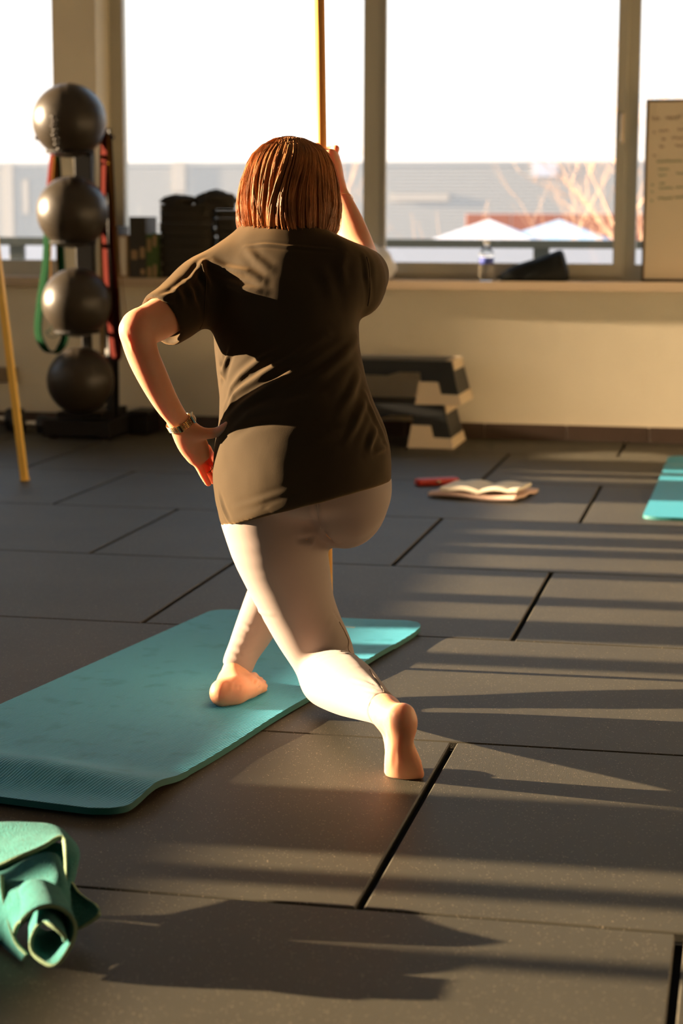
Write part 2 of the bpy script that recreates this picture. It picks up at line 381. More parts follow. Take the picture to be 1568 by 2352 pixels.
def canopy(nm, label, px0, pxa, px1, py_top, py_bot, Y, m):
    p0, pa, p1 = at(px0, py_bot, Y), at(pxa, py_top, Y), at(px1, py_bot, Y)
    r = empty(nm, (pa[0], Y+.4, -3), label, 'canopy', 'garden canopies')
    bm = bmesh.new(); zb = p0[2]; d = (p1[0]-p0[0])*.35
    q = [(p0[0], Y-.05, zb), (p1[0], Y-.05, zb), (p1[0], Y+2*d, zb), (p0[0], Y+2*d, zb)]
    lo = [bm.verts.new((x_, y_, z_-.22)) for x_, y_, z_ in q]; hi = [bm.verts.new(v) for v in q]
    w = (px1-px0)*.0; ap = bm.verts.new((pa[0], Y+d, pa[2]))
    for i in range(4):
        bm.faces.new((lo[i], lo[(i+1) % 4], hi[(i+1) % 4], hi[i])); bm.faces.new((hi[i], hi[(i+1) % 4], ap))
    bm.faces.new(lo[::-1])
    link('canvas', bm_mesh(bm), m, r)
    for x_, y_, z_ in q:
        bm = bmesh.new(); sx_ = .05 if x_ < pa[0] else -.05; sy_ = .06 if y_ < Y+d else -.06
        tube(bm, [(x_+sx_, y_+sy_, -3), (x_+sx_, y_+sy_, z_-.1)], .03, 8); link('leg', bm_mesh(bm), M['rail'], r)
canopy('canopy', 'white pointed canvas canopy, left of the blue one beyond the railing', 975, 1110, 1240, 504, 556, 20, M['tent_white'])
canopy('canopy', 'pale blue canvas canopy beside the bare tree beyond the railing', 1120, 1275, 1405, 504, 556, 21.5, M['tent_blue'])
# annex wall behind the railing
zc = at(700, 566, 13)[2]
boxo('ground.001', (-14, 6, 13.6, 14.0, -3, zc), M['annex'])
tag(bpy.data.objects['ground.001'], 'low white rendered wall just beyond the grey railing', 'wall'); bpy.data.objects['ground.001'].name = 'garden_wall'
# railing
r = empty('railing', (-2, 11, 0), 'dark grey metal railing outside the windows', 'railing')
boxo('ground.002', (-9, 4, 10.6, 12.2, -3, .02), M['ground'])['kind'] = 'structure'; bpy.data.objects['ground.002'].name = 'terrace'
zr = at(1300, 561, 11)[2]
boxo('top_rail', (-8.5, 3, 10.97, 11.03, zr-.024, zr+.024), M['rail'], r, bev=.004)
pX = at(1243, 580, 11)[0]
for k in range(-3, 3): boxo('post', (pX-.045+k*3.15, pX+.045+k*3.15, 10.98, 11.02, .02, zr-.02), M['rail'], r, bev=.004)
boxo('bottom_rail', (-8.5, 3, 10.985, 11.015, .62, .66), M['rail'], r, bev=.004)
# bare tree
def tree(name, base, h, seed, label):
    rnd = random.Random(seed); bm = bmesh.new()
    def grow(p, d, L, r, lv):
        pts = [p]; q = p.copy(); dd = d.copy()
        for i in range(4):
            dd = (dd+Vector((rnd.uniform(-.16, .16), rnd.uniform(-.16, .16), rnd.uniform(-.02, .12)))).normalized(); q = q+dd*L/4; pts.append(q.copy())
        tube(bm, pts, [r*(1-.12*i) for i in range(5)], 5)
        if lv == 0: return
        for i in range(1, 5):
            for s in range(2 if lv > 1 else 2):
                if rnd.random() < .62:
                    a = rnd.uniform(0, 2*PI); dv = (dd*.75+Vector((math.cos(a)*.7, math.sin(a)*.7, rnd.uniform(.0, .5)))).normalized()
                    grow(pts[i].copy(), dv, L*rnd.uniform(.5, .68), r*.48, lv-1)
    grow(Vector(base), Vector((-.1, 0, 1)), h, .034, 4)
    return tag(link(name, bm_mesh(bm), M['twig']), label, 'tree')
tb = at(1335, 560, 14.9)
tree('bare_tree', (tb[0], 14.9, -3), 2.95, 5, 'bare orange-brown tree beyond the railing, right-hand window')

# ================================================================= THINGS BY THE BACK WALL
PXB = 8.95
rack = empty('ball_rack', (-3.22, 9.15, 0), 'black upright storage rack holding four exercise balls', 'rack')
bm = bmesh.new()
a = at(130, 990, 8.93)
box(bm, -3.40, -3.045, 8.93, 9.40, .012, .095, bev=.006, seg=2)
box(bm, -3.34, -3.10, 8.98, 9.36, .095, .13, bev=.006, seg=2)
link('base', bm_mesh(bm), M['black_metal'], rack)
for sx_ in (-3.36, -3.09):
    for sy_ in (8.98, 9.35):
        bm = bmesh.new(); lathe(bm, [(.02, 0), (.022, .006), (.016, .014)], (sx_, sy_, 0), 12); link('foot', bm_mesh(bm), M['black_metal'], rack)
px_ = -3.245
bm = bmesh.new(); box(bm, px_-.045, px_+.045, 9.155, 9.20, .62, 1.62, bev=.004); box(bm, px_-.02, px_+.02, 9.155, 9.20, .12, .64, bev=.003)
link('post', bm_mesh(bm), M['black_metal'], rack)
BALLS = [(159, 277, 84.5), (166, 487, 82), (176, 695, 79.5), (185, 888, 77)]
labels = ['uppermost black exercise ball on the rack, with a zigzag laced seam', 'second black exercise ball from the top of the rack', 'third black exercise ball down, beside the green band', 'lowest black exercise ball, resting just above the rack base']
for i, (bx_, by_, br_) in enumerate(BALLS):
    c = at(bx_, by_, PXB); R_ = br_/scl(c)
    if i == 3: c[2] = max(c[2], .13+R_*.97)
    zc_ = c[2]-R_*.80; rr = math.sqrt(max(R_*R_-(R_*.80)**2, .001))+.004
    if i < 3:
        bm = bmesh.new(); tube(bm, [(c[0]+rr*math.cos(t*PI/12), c[1]+rr*math.sin(t*PI/12), zc_-.006) for t in range(24)], .008, 8, closed=True)
        tube(bm, [(c[0], c[1]+rr, zc_-.006), (px_+.0, 9.17, zc_-.006)], .012, 8)
        link('cradle', bm_mesh(bm), M['black_metal'], rack)
    ball = empty('exercise_ball', c.tolist(), labels[i], 'ball', 'black exercise balls on the rack')
    bm = bmesh.new(); bmesh.ops.create_uvsphere(bm, u_segments=64, v_segments=40, radius=R_)
    # panel seams pressed in along great circles
    sm = [Vector(v).normalized() for v in ((.75, .25, .12), (-.2, .3, .95), (.3, -.5, .6))]
    for v in bm.verts:
        n_ = v.co.normalized(); g = min(abs(n_.dot(s_)) for s_ in sm)
        v.co = v.co*(1-.014*math.exp(-(g/.03)**2))
    bmesh.ops.translate(bm, vec=c.tolist(), verts=bm.verts)
    link('shell', bm_mesh(bm), M['ball'], ball, smooth=True)
    if i == 0:
        for k in range(8):
            z_ = -.135+k*.021; xx = -.012+.01*k*k*.02-(.006 if k % 2 else 0)+(-z_*.06)
            yv_ = -math.sqrt(max(R_**2-xx**2-z_**2, 0))
            for s_ in (-1, 1):
                bm = bmesh.new(); bmesh.ops.create_uvsphere(bm, u_segments=8, v_segments=6, radius=1)
                bmesh.ops.transform(bm, matrix=Matrix.Translation((c[0]+xx+s_*.009, c[1]+yv_+.001, c[2]+z_))@Matrix.Rotation(s_*.6, 4, 'Y')@Matrix.Diagonal((.013, .006, .0065, 1)), verts=bm.verts)
                link('lacing', bm_mesh(bm), M['ball'], ball, smooth=True)
# resistance bands hanging off the rack
for nm, pts_ in (('hook', [(px_-.03, 9.19, 1.44), (-3.42, 9.13, 1.44), (-3.47, 9.10, 1.47)]), ('hook', [(px_+.03, 9.19, 1.47), (-3.08, 9.15, 1.47)])):
    bm = bmesh.new(); tube(bm, pts_, .009, 8); link(nm, bm_mesh(bm), M['black_metal'], rack)
def band(pixels, Y, w, m, label, th=.0022, dy=.0):
    P = [at(x_, y_, Y+dy*i) for i, (x_, y_) in enumerate(pixels)]
    P = [Vector(p) for p in P]; out = []
    n_ = len(P)
    for i in range(n_):                                    # closed Catmull-Rom loop
        p0, p1, p2, p3 = P[i-1], P[i], P[(i+1) % n_], P[(i+2) % n_]
        for s in range(5):
            t = s/5; out.append(.5*((2*p1)+(p2-p0)*t+(2*p0-5*p1+4*p2-p3)*t*t+(3*p1-p0-3*p2+p3)*t**3))
    bm = bmesh.new(); tube(bm, out, w/2, 8, closed=True, flat=((.35, -1, 0) if w < .03 else (.9, -.45, 0), th))
    return tag(link('resistance_band', bm_mesh(bm), m, smooth=True), label, 'resistance band', 'resistance bands on the rack')
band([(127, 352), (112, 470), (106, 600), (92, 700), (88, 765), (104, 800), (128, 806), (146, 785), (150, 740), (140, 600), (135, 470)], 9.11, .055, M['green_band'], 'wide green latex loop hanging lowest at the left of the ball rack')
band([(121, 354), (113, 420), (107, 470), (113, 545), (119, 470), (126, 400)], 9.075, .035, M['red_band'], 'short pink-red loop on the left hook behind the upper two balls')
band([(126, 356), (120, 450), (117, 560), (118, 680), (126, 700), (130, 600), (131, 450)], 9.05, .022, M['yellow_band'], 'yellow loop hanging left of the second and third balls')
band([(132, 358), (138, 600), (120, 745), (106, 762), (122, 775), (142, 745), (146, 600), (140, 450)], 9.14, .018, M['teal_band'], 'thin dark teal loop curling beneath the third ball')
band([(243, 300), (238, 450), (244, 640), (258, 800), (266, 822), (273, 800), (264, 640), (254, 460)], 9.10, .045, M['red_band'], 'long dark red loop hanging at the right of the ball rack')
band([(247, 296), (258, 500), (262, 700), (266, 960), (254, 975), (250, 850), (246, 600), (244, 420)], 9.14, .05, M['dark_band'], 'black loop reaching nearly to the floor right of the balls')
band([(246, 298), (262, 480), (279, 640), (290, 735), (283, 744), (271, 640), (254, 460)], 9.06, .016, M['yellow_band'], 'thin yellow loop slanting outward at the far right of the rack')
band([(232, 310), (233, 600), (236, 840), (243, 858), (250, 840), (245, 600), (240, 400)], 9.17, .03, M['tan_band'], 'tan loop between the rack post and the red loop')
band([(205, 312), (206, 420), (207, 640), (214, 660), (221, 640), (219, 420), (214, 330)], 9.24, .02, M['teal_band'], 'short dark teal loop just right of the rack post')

# low black storage box by the skirting, left and right of the rack
bm = bmesh.new(); a = at(300, 990, 9.25); c = at(345, 990, 9.25); box(bm, a[0], c[0], 9.22, 9.42, 0, .105, bev=.01, seg=2)
e = empty('storage_box', ((a[0]+c[0])/2, 9.3, 0), 'low black box against the wall just right of the ball rack', 'box'); link('body', bm_mesh(bm), M['black_metal'], e)
bm = bmesh.new(); box(bm, a[0]-.004, c[0]+.004, 9.216, 9.424, .105, .118, bev=.004); link('lid', bm_mesh(bm), M['step_black'], e)
def dumbbell(px, py, Y, L, R_, rz, label):
    p = at(px, py, Y); e = empty('dumbbell', (p[0], Y, R_), label, 'dumbbell', 'black dumbbells by the wall')
    rot = Matrix.Rotation(rz, 4, 'Z')@Matrix.Rotation(PI/2, 4, 'Y')
    for s in (-1, 1):
        bm = bmesh.new(); lathe(bm, [(R_*.8, -L*.17), (R_, -L*.14), (R_, L*.14), (R_*.8, L*.17)], (0, 0, s*L*.36), 6)
        bmesh.ops.transform(bm, matrix=Matrix.Translation((p[0], Y, R_))@rot@Matrix.Rotation(PI/6, 4, 'Z'), verts=bm.verts); link('head', bm_mesh(bm), M['step_black'], e)
    bm = bmesh.new(); lathe(bm, [(.014, -L*.3), (.017, 0), (.014, L*.3)], (0, 0, 0), 12)
    bmesh.ops.transform(bm, matrix=Matrix.Translation((p[0], Y, R_))@rot, verts=bm.verts); link('grip', bm_mesh(bm), M['steel'], e)
dumbbell(-6, 985, 9.2, .26, .062, .1, 'black dumbbell at the left edge by the skirting')
dumbbell(72, 985, 9.12, .18, .05, .05, 'black dumbbell between the yellow stick and the rack base')
# wall socket
p0, p1 = at(-30, 842, YB), at(42, 878, YB)
e = empty('wall_socket', ((p0[0]+p1[0])/2, YB, p1[2]), 'brown double wall socket low on the wall behind the left stick', 'socket')
boxo('plate', (p0[0], p1[0], YB-.012, YB, p1[2], p0[2]), M['socket'], e, bev=.003)
for k in (.27, .73):
    xc = p0[0]+(p1[0]-p0[0])*k; bm = bmesh.new(); lathe(bm, [(.021, 0), (.019, .004), (.014, -.003)], (0, 0, 0), 20)
    bmesh.ops.transform(bm, matrix=Matrix.Translation((xc, YB-.012, (p0[2]+p1[2])/2))@Matrix.Rotation(PI/2, 4, 'X'), verts=bm.verts); link('insert', bm_mesh(bm), M['socket'], e)

# binders and books on the sill
def book(px0, px1, pyt, Y, m, label, tilt=0., depth=.2, nm='binder', cat='binder', group='binders and books on the sill', band_=None):
    a, c = at(px0, pyt, Y), at(px1, pyt, Y); w = c[0]-a[0]; H = a[2]-.777
    e = empty(nm, ((a[0]+c[0])/2, Y, .777), label, cat, group)
    rot = Matrix.Translation((a[0], Y, .7775))@Matrix.Rotation(tilt, 4, 'Y')
    if tilt < 0: rot = Matrix.Translation((c[0], Y, .7775))@Matrix.Rotation(tilt, 4, 'Y')@Matrix.Translation((-w, 0, 0))
    bm = bmesh.new(); box(bm, 0, .003, 0, depth, 0, H, bev=.001); box(bm, w-.003, w, 0, depth, 0, H, bev=.001); box(bm, 0, w, 0, .004, 0, H, bev=.0015)
    bmesh.ops.transform(bm, matrix=rot, verts=bm.verts); link('cover', bm_mesh(bm), m, e)
    bm = bmesh.new(); box(bm, .004, w-.004, .006, depth-.006, .004, H-.006); bmesh.ops.transform(bm, matrix=rot, verts=bm.verts); link('pages', bm_mesh(bm), M['paper'], e)
    if band_:
        for (z0, z1, mm) in band_:
            bm = bmesh.new(); box(bm, w*.18, w*.82, -.0015, .002, H*z0, H*z1); bmesh.ops.transform(bm, matrix=rot, verts=bm.verts); link('spine_label', bm_mesh(bm), mm, e)
YS = 9.47
book(262, 270, 520, YS, M['binder'], 'thin dark binder standing leftmost on the sill beside the red band', nm='binder', depth=.18)
book(271, 293, 540, YS, M['book_tan'], 'tan folder between two dark binders at the left end of the sill', band_=[(.05, .95, M['paper'])], depth=.18)
book(296, 318, 498, YS+.0, M['binder'], 'tall dark binder on the sill, third upright from the left', band_=[(.3, .45, M['label'])], depth=.19)
book(318, 334, 498, YS, M['binder'], 'tall dark binder with tan spine labels, next to the green book', band_=[(.32, .5, M['label']), (.05, .14, M['label'])], depth=.19)
book(335, 349, 538, YS, M['book_green'], 'green-brown book standing left of the black ribbed pads', band_=[(.6, .9, M['book_tan']), (.02, .25, M['label'])], nm='book', cat='book', depth=.17)
book(349, 361, 536, YS, M['book_green'], 'green book touching the black ribbed pads', band_=[(.7, .95, M['label']), (.02, .3, M['label'])], nm='book', cat='book', depth=.17)
# stacked ribbed pads: two columns, each pad a thing
def pad(xc, yc, z0, w, d, h, label, group, seed, lump=0.):
    rnd = random.Random(seed); bm = bmesh.new(); n = 28
    prof = [(.995, 0), (1.0, .18), (1.0, .42), (.93, .5), (1.0, .58), (1.0, .84), (.995, 1.0)]
    ph = rnd.uniform(0, 6)
    rings = []
    for r_, z_ in prof:
        ring = []
        for k in range(n):
            t = 2*PI*k/n; c_, s_ = math.cos(t), math.sin(t)
            q = (abs(c_)**4+abs(s_)**4)**-.25
            zz = z0+h*z_+lump*h*math.sin(t*2+ph)*z_
            ring.append(bm.verts.new((xc+c_*q*w/2*r_*(1+.02*math.sin(5*t+ph)), yc+s_*q*d/2*r_, zz)))
        rings.append(ring)
    for A, B in zip(rings, rings[1:]):
        for k in range(n): bm.faces.new((A[k], A[(k+1) % n], B[(k+1) % n], B[k]))
    bm.faces.new(rings[0][::-1]); bm.faces.new(rings[-1])
    e = empty('ribbed_pad', (xc, yc, z0), label, 'pad', group)
    link('foam_body', bm_mesh(bm), M['pad'], e, smooth=False)
    bm = bmesh.new(); bmesh.ops.create_uvsphere(bm, u_segments=8, v_segments=6, radius=.0065)
    bmesh.ops.translate(bm, vec=(xc-w/2*.86, yc-d/2*.9, z0+h*.5), verts=bm.verts); link('stud', bm_mesh(bm), M['steel'], e)
pa = at(363, 560, 9.50); pb = at(487, 560, 9.50); pc = at(540, 560, 9.50)
ords = ['lowest', 'second', 'third', 'fourth', 'fifth', 'sixth', 'seventh', 'eighth', 'ninth']
hL = (at(400, 470, 9.55)[2]-.778)/8
for k in range(8):
    pad((pa[0]+pb[0])/2+.004*math.sin(k*2.1), 9.56, .7785+k*hL, pb[0]-pa[0]-.006, .17, hL-.0003, f'black ribbed foam pad, {ords[k]} from the bottom of the left-hand stack on the sill', 'ribbed pads in two stacks on the sill', k)
hR = (at(520, 482, 9.55)[2]-.778)/8
for k in range(8):
    pad((pb[0]+pc[0])/2+.008+.005*math.sin(k*1.7+1), 9.575, .7785+k*hR, pc[0]-pb[0]-.004, .15, hR-.0003, f'black ribbed foam pad, {ords[k]} from the bottom of the right-hand stack on the sill', 'ribbed pads in two stacks on the sill', k+20)
def lump(px0, px1, pyt, pyb, Y, d, label, seed, nm='folded_pad', m='pad', cat='pad', flatb=True):
    a, c = at(px0, pyb, Y), at(px1, pyt, Y); bm = bmesh.new(); bmesh.ops.create_icosphere(bm, subdivisions=4, radius=1)
    sv = Vector((seed*3.1, seed*1.7, 0))
    for v in bm.verts:
        n_ = noise.noise(v.co*1.6+sv)*.28+noise.noise(v.co*4+sv)*.12
        v.co = v.co*(1+n_)
        q = (abs(v.co.x)**3+abs(v.co.y)**3+abs(v.co.z)**3)**(1/3)
        if v.co.z < -.6: v.co.z = -.6-(v.co.z+.6)*.02
    x0 = min(v.co.x for v in bm.verts); x1 = max(v.co.x for v in bm.verts); z0 = min(v.co.z for v in bm.verts); z1 = max(v.co.z for v in bm.verts)
    for v in bm.verts:
        v.co = Vector((a[0]+(v.co.x-x0)/(x1-x0)*(c[0]-a[0]), Y+v.co.y*d/2, a[2]+(v.co.z-z0)/(z1-z0)*(c[2]-a[2])))
    return tag(link(nm, bm_mesh(bm), M[m], smooth=True), label, cat)
lump(368, 455, 446, 470, 9.55, .15, 'crumpled black pad lying on top of the left-hand stack', 2)
lump(446, 546, 434, 481, 9.56, .15, 'bulging black pad lying on top of the right-hand stack', 5)
# bundle of white cloth, bottle, bag on the sill
lump(826, 912, 560, 642, 9.53, .2, 'rumpled white cloth bundle on the sill beside the raised sleeve', 8, 'white_cloth', 'white_cloth', 'cloth')
bc = at(1116, 650, 9.475); s_ = 458.
e = empty('water_bottle', (bc[0], 9.475, .777), 'clear plastic water bottle with a blue label on the sill', 'bottle')
H_ = at(1116, 553, 9.475)[2]-.777; R_ = 17.5/s_
prof = [(0, .0), (.75, .0), (.95, .02), (1, .06), (.95, .10), (1, .14), (.95, .19), (1, .24), (.95, .30), (1, .35), (.93, .41), (.93, .60), (1, .64), (.92, .72), (.6, .82), (.36, .875), (.34, .93)]
bm = bmesh.new(); lathe(bm, [(max(r_*R_, .001), z_*H_) for r_, z_ in prof], (bc[0], 9.475, .7775), 28); link('body', bm_mesh(bm), M['clear'], e, smooth=True)
bm = bmesh.new(); lathe(bm, [(.95*R_, .42*H_), (.95*R_, .59*H_)], (bc[0], 9.475, .7775), 28); link('label_band', bm_mesh(bm), M['blue_label'], e, smooth=True)
bm = bmesh.new(); lathe(bm, [(.40*R_, .90*H_), (.42*R_, .91*H_), (.42*R_, .99*H_), (.36*R_, H_)], (bc[0], 9.475, .7775), 20); link('cap', bm_mesh(bm), M['cap'], e)
# black bag: wedge rising to the right
A = [at(x_, y_, 9.5) for x_, y_ in ((1142, 646), (1146, 628), (1185, 607), (1240, 590), (1284, 573), (1291, 578), (1302, 620), (1303, 646))]
bag = empty('black_bag', (A[4][0], 9.55, .777), 'soft black wedge-shaped bag on the sill right of the bottle', 'bag')
bm = bmesh.new(); nA = len(A); rings = []
for q in range(9):
    t = q/8; yy = 9.47+.17*t; f_ = .80+.20*math.sin(PI*t)
    rings.append([bm.verts.new((A[4][0]+(p[0]-A[4][0])*(.9+.1*math.sin(PI*t)), yy, .7785+(max(p[2], .778)-.778)*f_)) for p in A])
for P_, Q_ in zip(rings, rings[1:]):
    for k in range(nA): bm.faces.new((P_[k], P_[(k+1) % nA], Q_[(k+1) % nA], Q_[k]))
bm.faces.new(rings[0][::-1]); bm.faces.new(rings[-1]); bmesh.ops.recalc_face_normals(bm, faces=bm.faces[:])
bmesh.ops.bevel(bm, geom=[e_ for e_ in bm.edges if e_.calc_face_angle(0) > .5], offset=.006, segments=2, affect='EDGES')
link('body', bm_mesh(bm), M['bag'], bag, smooth=True)
bm = bmesh.new(); p_ = at(1200, 600, 9.47); q_ = at(1165, 632, 9.46); tube(bm, [at(1150, 640, 9.455), q_, at(1180, 610, 9.455), at(1215, 604, 9.465)], .006, 6, flat=((0, -1, 0), .002)); link('strap', bm_mesh(bm), M['bag'], bag)
# whiteboard standing on the sill
wb0, wb1 = at(1484, 228, 9.60), at(1472, 642, 9.575)
wbe = empty('whiteboard', (.05, 9.58, .778), 'large whiteboard with faint marker writing leaning on the right window', 'whiteboard')
def wbp(x_, z_, o_=0): t = (z_-.778)/(wb0[2]-.778); return (x_, 9.575+.03*t-o_, z_)
x0_, x1_ = wb1[0], .62
bm = bmesh.new(); prism(bm, [(x0_+.006, .786), (x1_-.006, .786), (x1_-.006, wb0[2]-.006), (x0_+.006, wb0[2]-.006)], 0, .014, lambda x_, y_, z_: (x_, wbp(x_, z_)[1]+y_, z_))
link('panel', bm_mesh(bm), M['board'], wbe)
bm = bmesh.new()
for (a0, a1, b0, b1) in ((x0_, x0_+.012, .779, wb0[2]), (x1_-.012, x1_, .779, wb0[2]), (x0_, x1_, .779, .792), (x0_, x1_, wb0[2]-.012, wb0[2])):
    prism(bm, [(a0, b0), (a1, b0), (a1, b1), (a0, b1)], -.005, .018, lambda x_, y_, z_: (x_, wbp(x_, z_)[1]+y_, z_))
link('rim', bm_mesh(bm), M['base_tile'], wbe)
def scribble(px, py, wpx, hpx, m, seed):
    rnd = random.Random(seed); pts = []; n = max(int(wpx/3.2), 4)
    for i in range(n):
        x_, y_ = px+wpx*i/n+rnd.uniform(-1, 1), py+(hpx*.5 if i % 2 else -hpx*.5)*rnd.uniform(.3, 1)-.03*(px+wpx*i/n-1500)
        p = at(x_, y_, 9.58); pts.append(wbp(p[0], p[2], .0015))
    bm = bmesh.new(); tube(bm, pts, .0022, 4, flat=((0, -1, 0), .0022)); return bm
def writing(rows, m):
    for i, (px, py, w, h_) in enumerate(rows): link('handwritten_line', bm_mesh(scribble(px, py, w, h_, m, i+3)), m, wbe)
writing([(1497, 271, 20, 12), (1530, 271, 36, 12), (1572, 268, 50, 12), (1499, 304, 6, 6), (1512, 301, 26, 7), (1556, 299, 40, 7), (1520, 320, 10, 7), (1542, 318, 40, 7), (1514, 337, 14, 8), (1550, 336, 44, 7), (1500, 357, 8, 4)], M['ink_red'])
writing([(1508, 371, 62, 7), (1511, 389, 28, 6), (1512, 403, 20, 6), (1552, 400, 40, 6), (1514, 422, 16, 6), (1514, 433, 34, 6), (1552, 432, 40, 6), (1510, 456, 36, 7), (1550, 455, 46, 7), (1494, 461, 6, 6), (1496, 440, 5, 6), (1496, 424, 5, 6)], M['ink_green'])

# two stacked aerobic step platforms
def step(xr, yf, z0, label):
    xl = xr-1.02; d = .40; e = empty('step_platform', ((xl+xr)/2, yf+d/2, z0), label, 'step', 'stacked step platforms'); H = .205
    def warp(x_, y_, z_):
        t = (z_-z0)/H; yc = yf+d/2; xc = (xl+xr)/2
        return (x_, yc+(y_-yc)*(1-.13*t), z_)
    # deck
    bm = bmesh.new(); prism(bm, [(xl+.05, z0+H-.055), (xr-.05, z0+H-.055), (xr-.062, z0+H), (xl+.062, z0+H)], yf, yf+d, warp)
    link('deck', bm_mesh(bm), M['step_black'], e)
    bm = bmesh.new()
    prism(bm, [(xl+.36, z0+H-.072), (xr-.36, z0+H-.072), (xr-.30, z0+H-.054), (xl+.30, z0+H-.054)], yf+.004, yf+d-.004, warp); link('rib', bm_mesh(bm), M['step_black'], e)
    for s in (1, -1):
        o_ = (lambda v: xr-v) if s > 0 else (lambda v: xl+v)
        # cream L-shaped riser foot
        bm = bmesh.new(); L = [(.222, 0), (0, 0), (.012, .048), (.098, .050), (.112, .105), (.205, .108)]
        prism(bm, [(o_(a_), z0+b_) for a_, b_ in L], yf-.004, yf+d+.004, warp); link('riser_foot', bm_mesh(bm), M['step_cream'], e)
        bm = bmesh.new(); U = [(.112, .049), (.014, .047), (.055, H-.002), (.21, H-.002), (.197, .108), (.116, .108)]
        prism(bm, [(o_(a_), z0+b_) for a_, b_ in U], yf+.002, yf+d-.002, warp); link('riser_block', bm_mesh(bm), M['step_black'], e)
        bm = bmesh.new(); C_ = [(.085, H+.0015), (.049, H+.0015), (.040, H-.045), (.060, H-.047)]
        prism(bm, [(o_(a_), z0+b_) for a_, b_ in C_], yf+.05, yf+d-.05, None); link('corner_cap', bm_mesh(bm), M['step_cream'], e)
pr = fl(1040, 1031)
step(pr[0]+.002, 8.978, 0, 'black step platform with cream feet, lower of the two')
step(pr[0]+.035, 8.985, .207, 'black step platform with cream feet, stacked on the other')

# ================================================================= LOOSE THINGS ON THE FLOOR
# red case + open notebook on a folded cloth
def box_oriented(name, c, sz, rz, m, parent=None, bev=.003, seg=2, tilt=0):
    bm = bmesh.new(); box(bm, -sz[0]/2, sz[0]/2, -sz[1]/2, sz[1]/2, -sz[2]/2, sz[2]/2, bev=bev, seg=seg)
    bmesh.ops.transform(bm, matrix=Matrix.Translation(c)@Matrix.Rotation(rz, 4, 'Z')@Matrix.Rotation(tilt, 4, 'Y'), verts=bm.verts); return link(name, bm_mesh(bm), m, parent)
c0 = fl(1110, 1132, .01)
def clothf(u, v):
    x_ = (u-.5)*.36; y_ = (v-.5)*.30; ang = -.18
    z_ = .012+.004*math.sin(7*u+3*v)+.003*math.sin(13*v)
    return (c0[0]+x_*math.cos(ang)-y_*math.sin(ang), c0[1]+x_*math.sin(ang)+y_*math.cos(ang), z_)
me, idx = sheet_mesh(clothf, 40, 30, .012)
o = link('folded_cloth', me, M['pink_cloth'], smooth=True); tag(o, 'pale pink cloth lying folded under the open notebook', 'cloth')
nb = fl(1098, 1122, .03)
nbe = empty('notebook', (nb[0], nb[1], .026), 'open notebook with cream pages lying on the pink cloth', 'notebook')
for s in (-1, 1):
    def pg(u, v, s=s):
        x_ = s*u*.155; z_ = .030+.010*math.sin(PI*min(u*1.3, 1))+(.014*u if s > 0 else .004*u); y_ = (v-.5)*.21; ang = -.16
        return (nb[0]+.03+x_*math.cos(ang)-y_*math.sin(ang), nb[1]+x_*math.sin(ang)+y_*math.cos(ang), z_)
    me, idx = sheet_mesh(pg, 14, 4, .012 if s > 0 else .016)
    link('page_block', me, M['paper'], nbe)
rc = fl(1003, 1103, .02)
rce = empty('glasses_case', (rc[0], rc[1], 0), 'small red case on the floor left of the notebook', 'case')
box_oriented('shell', (rc[0]+.0, rc[1], .0155), (.185, .050, .030), .55, M['red_case'], rce, bev=.012, seg=3)
box_oriented('clasp', (rc[0]+.012, rc[1]-.0265, .0165), (.02, .006, .010), .55, M['gold'], rce, bev=.002)

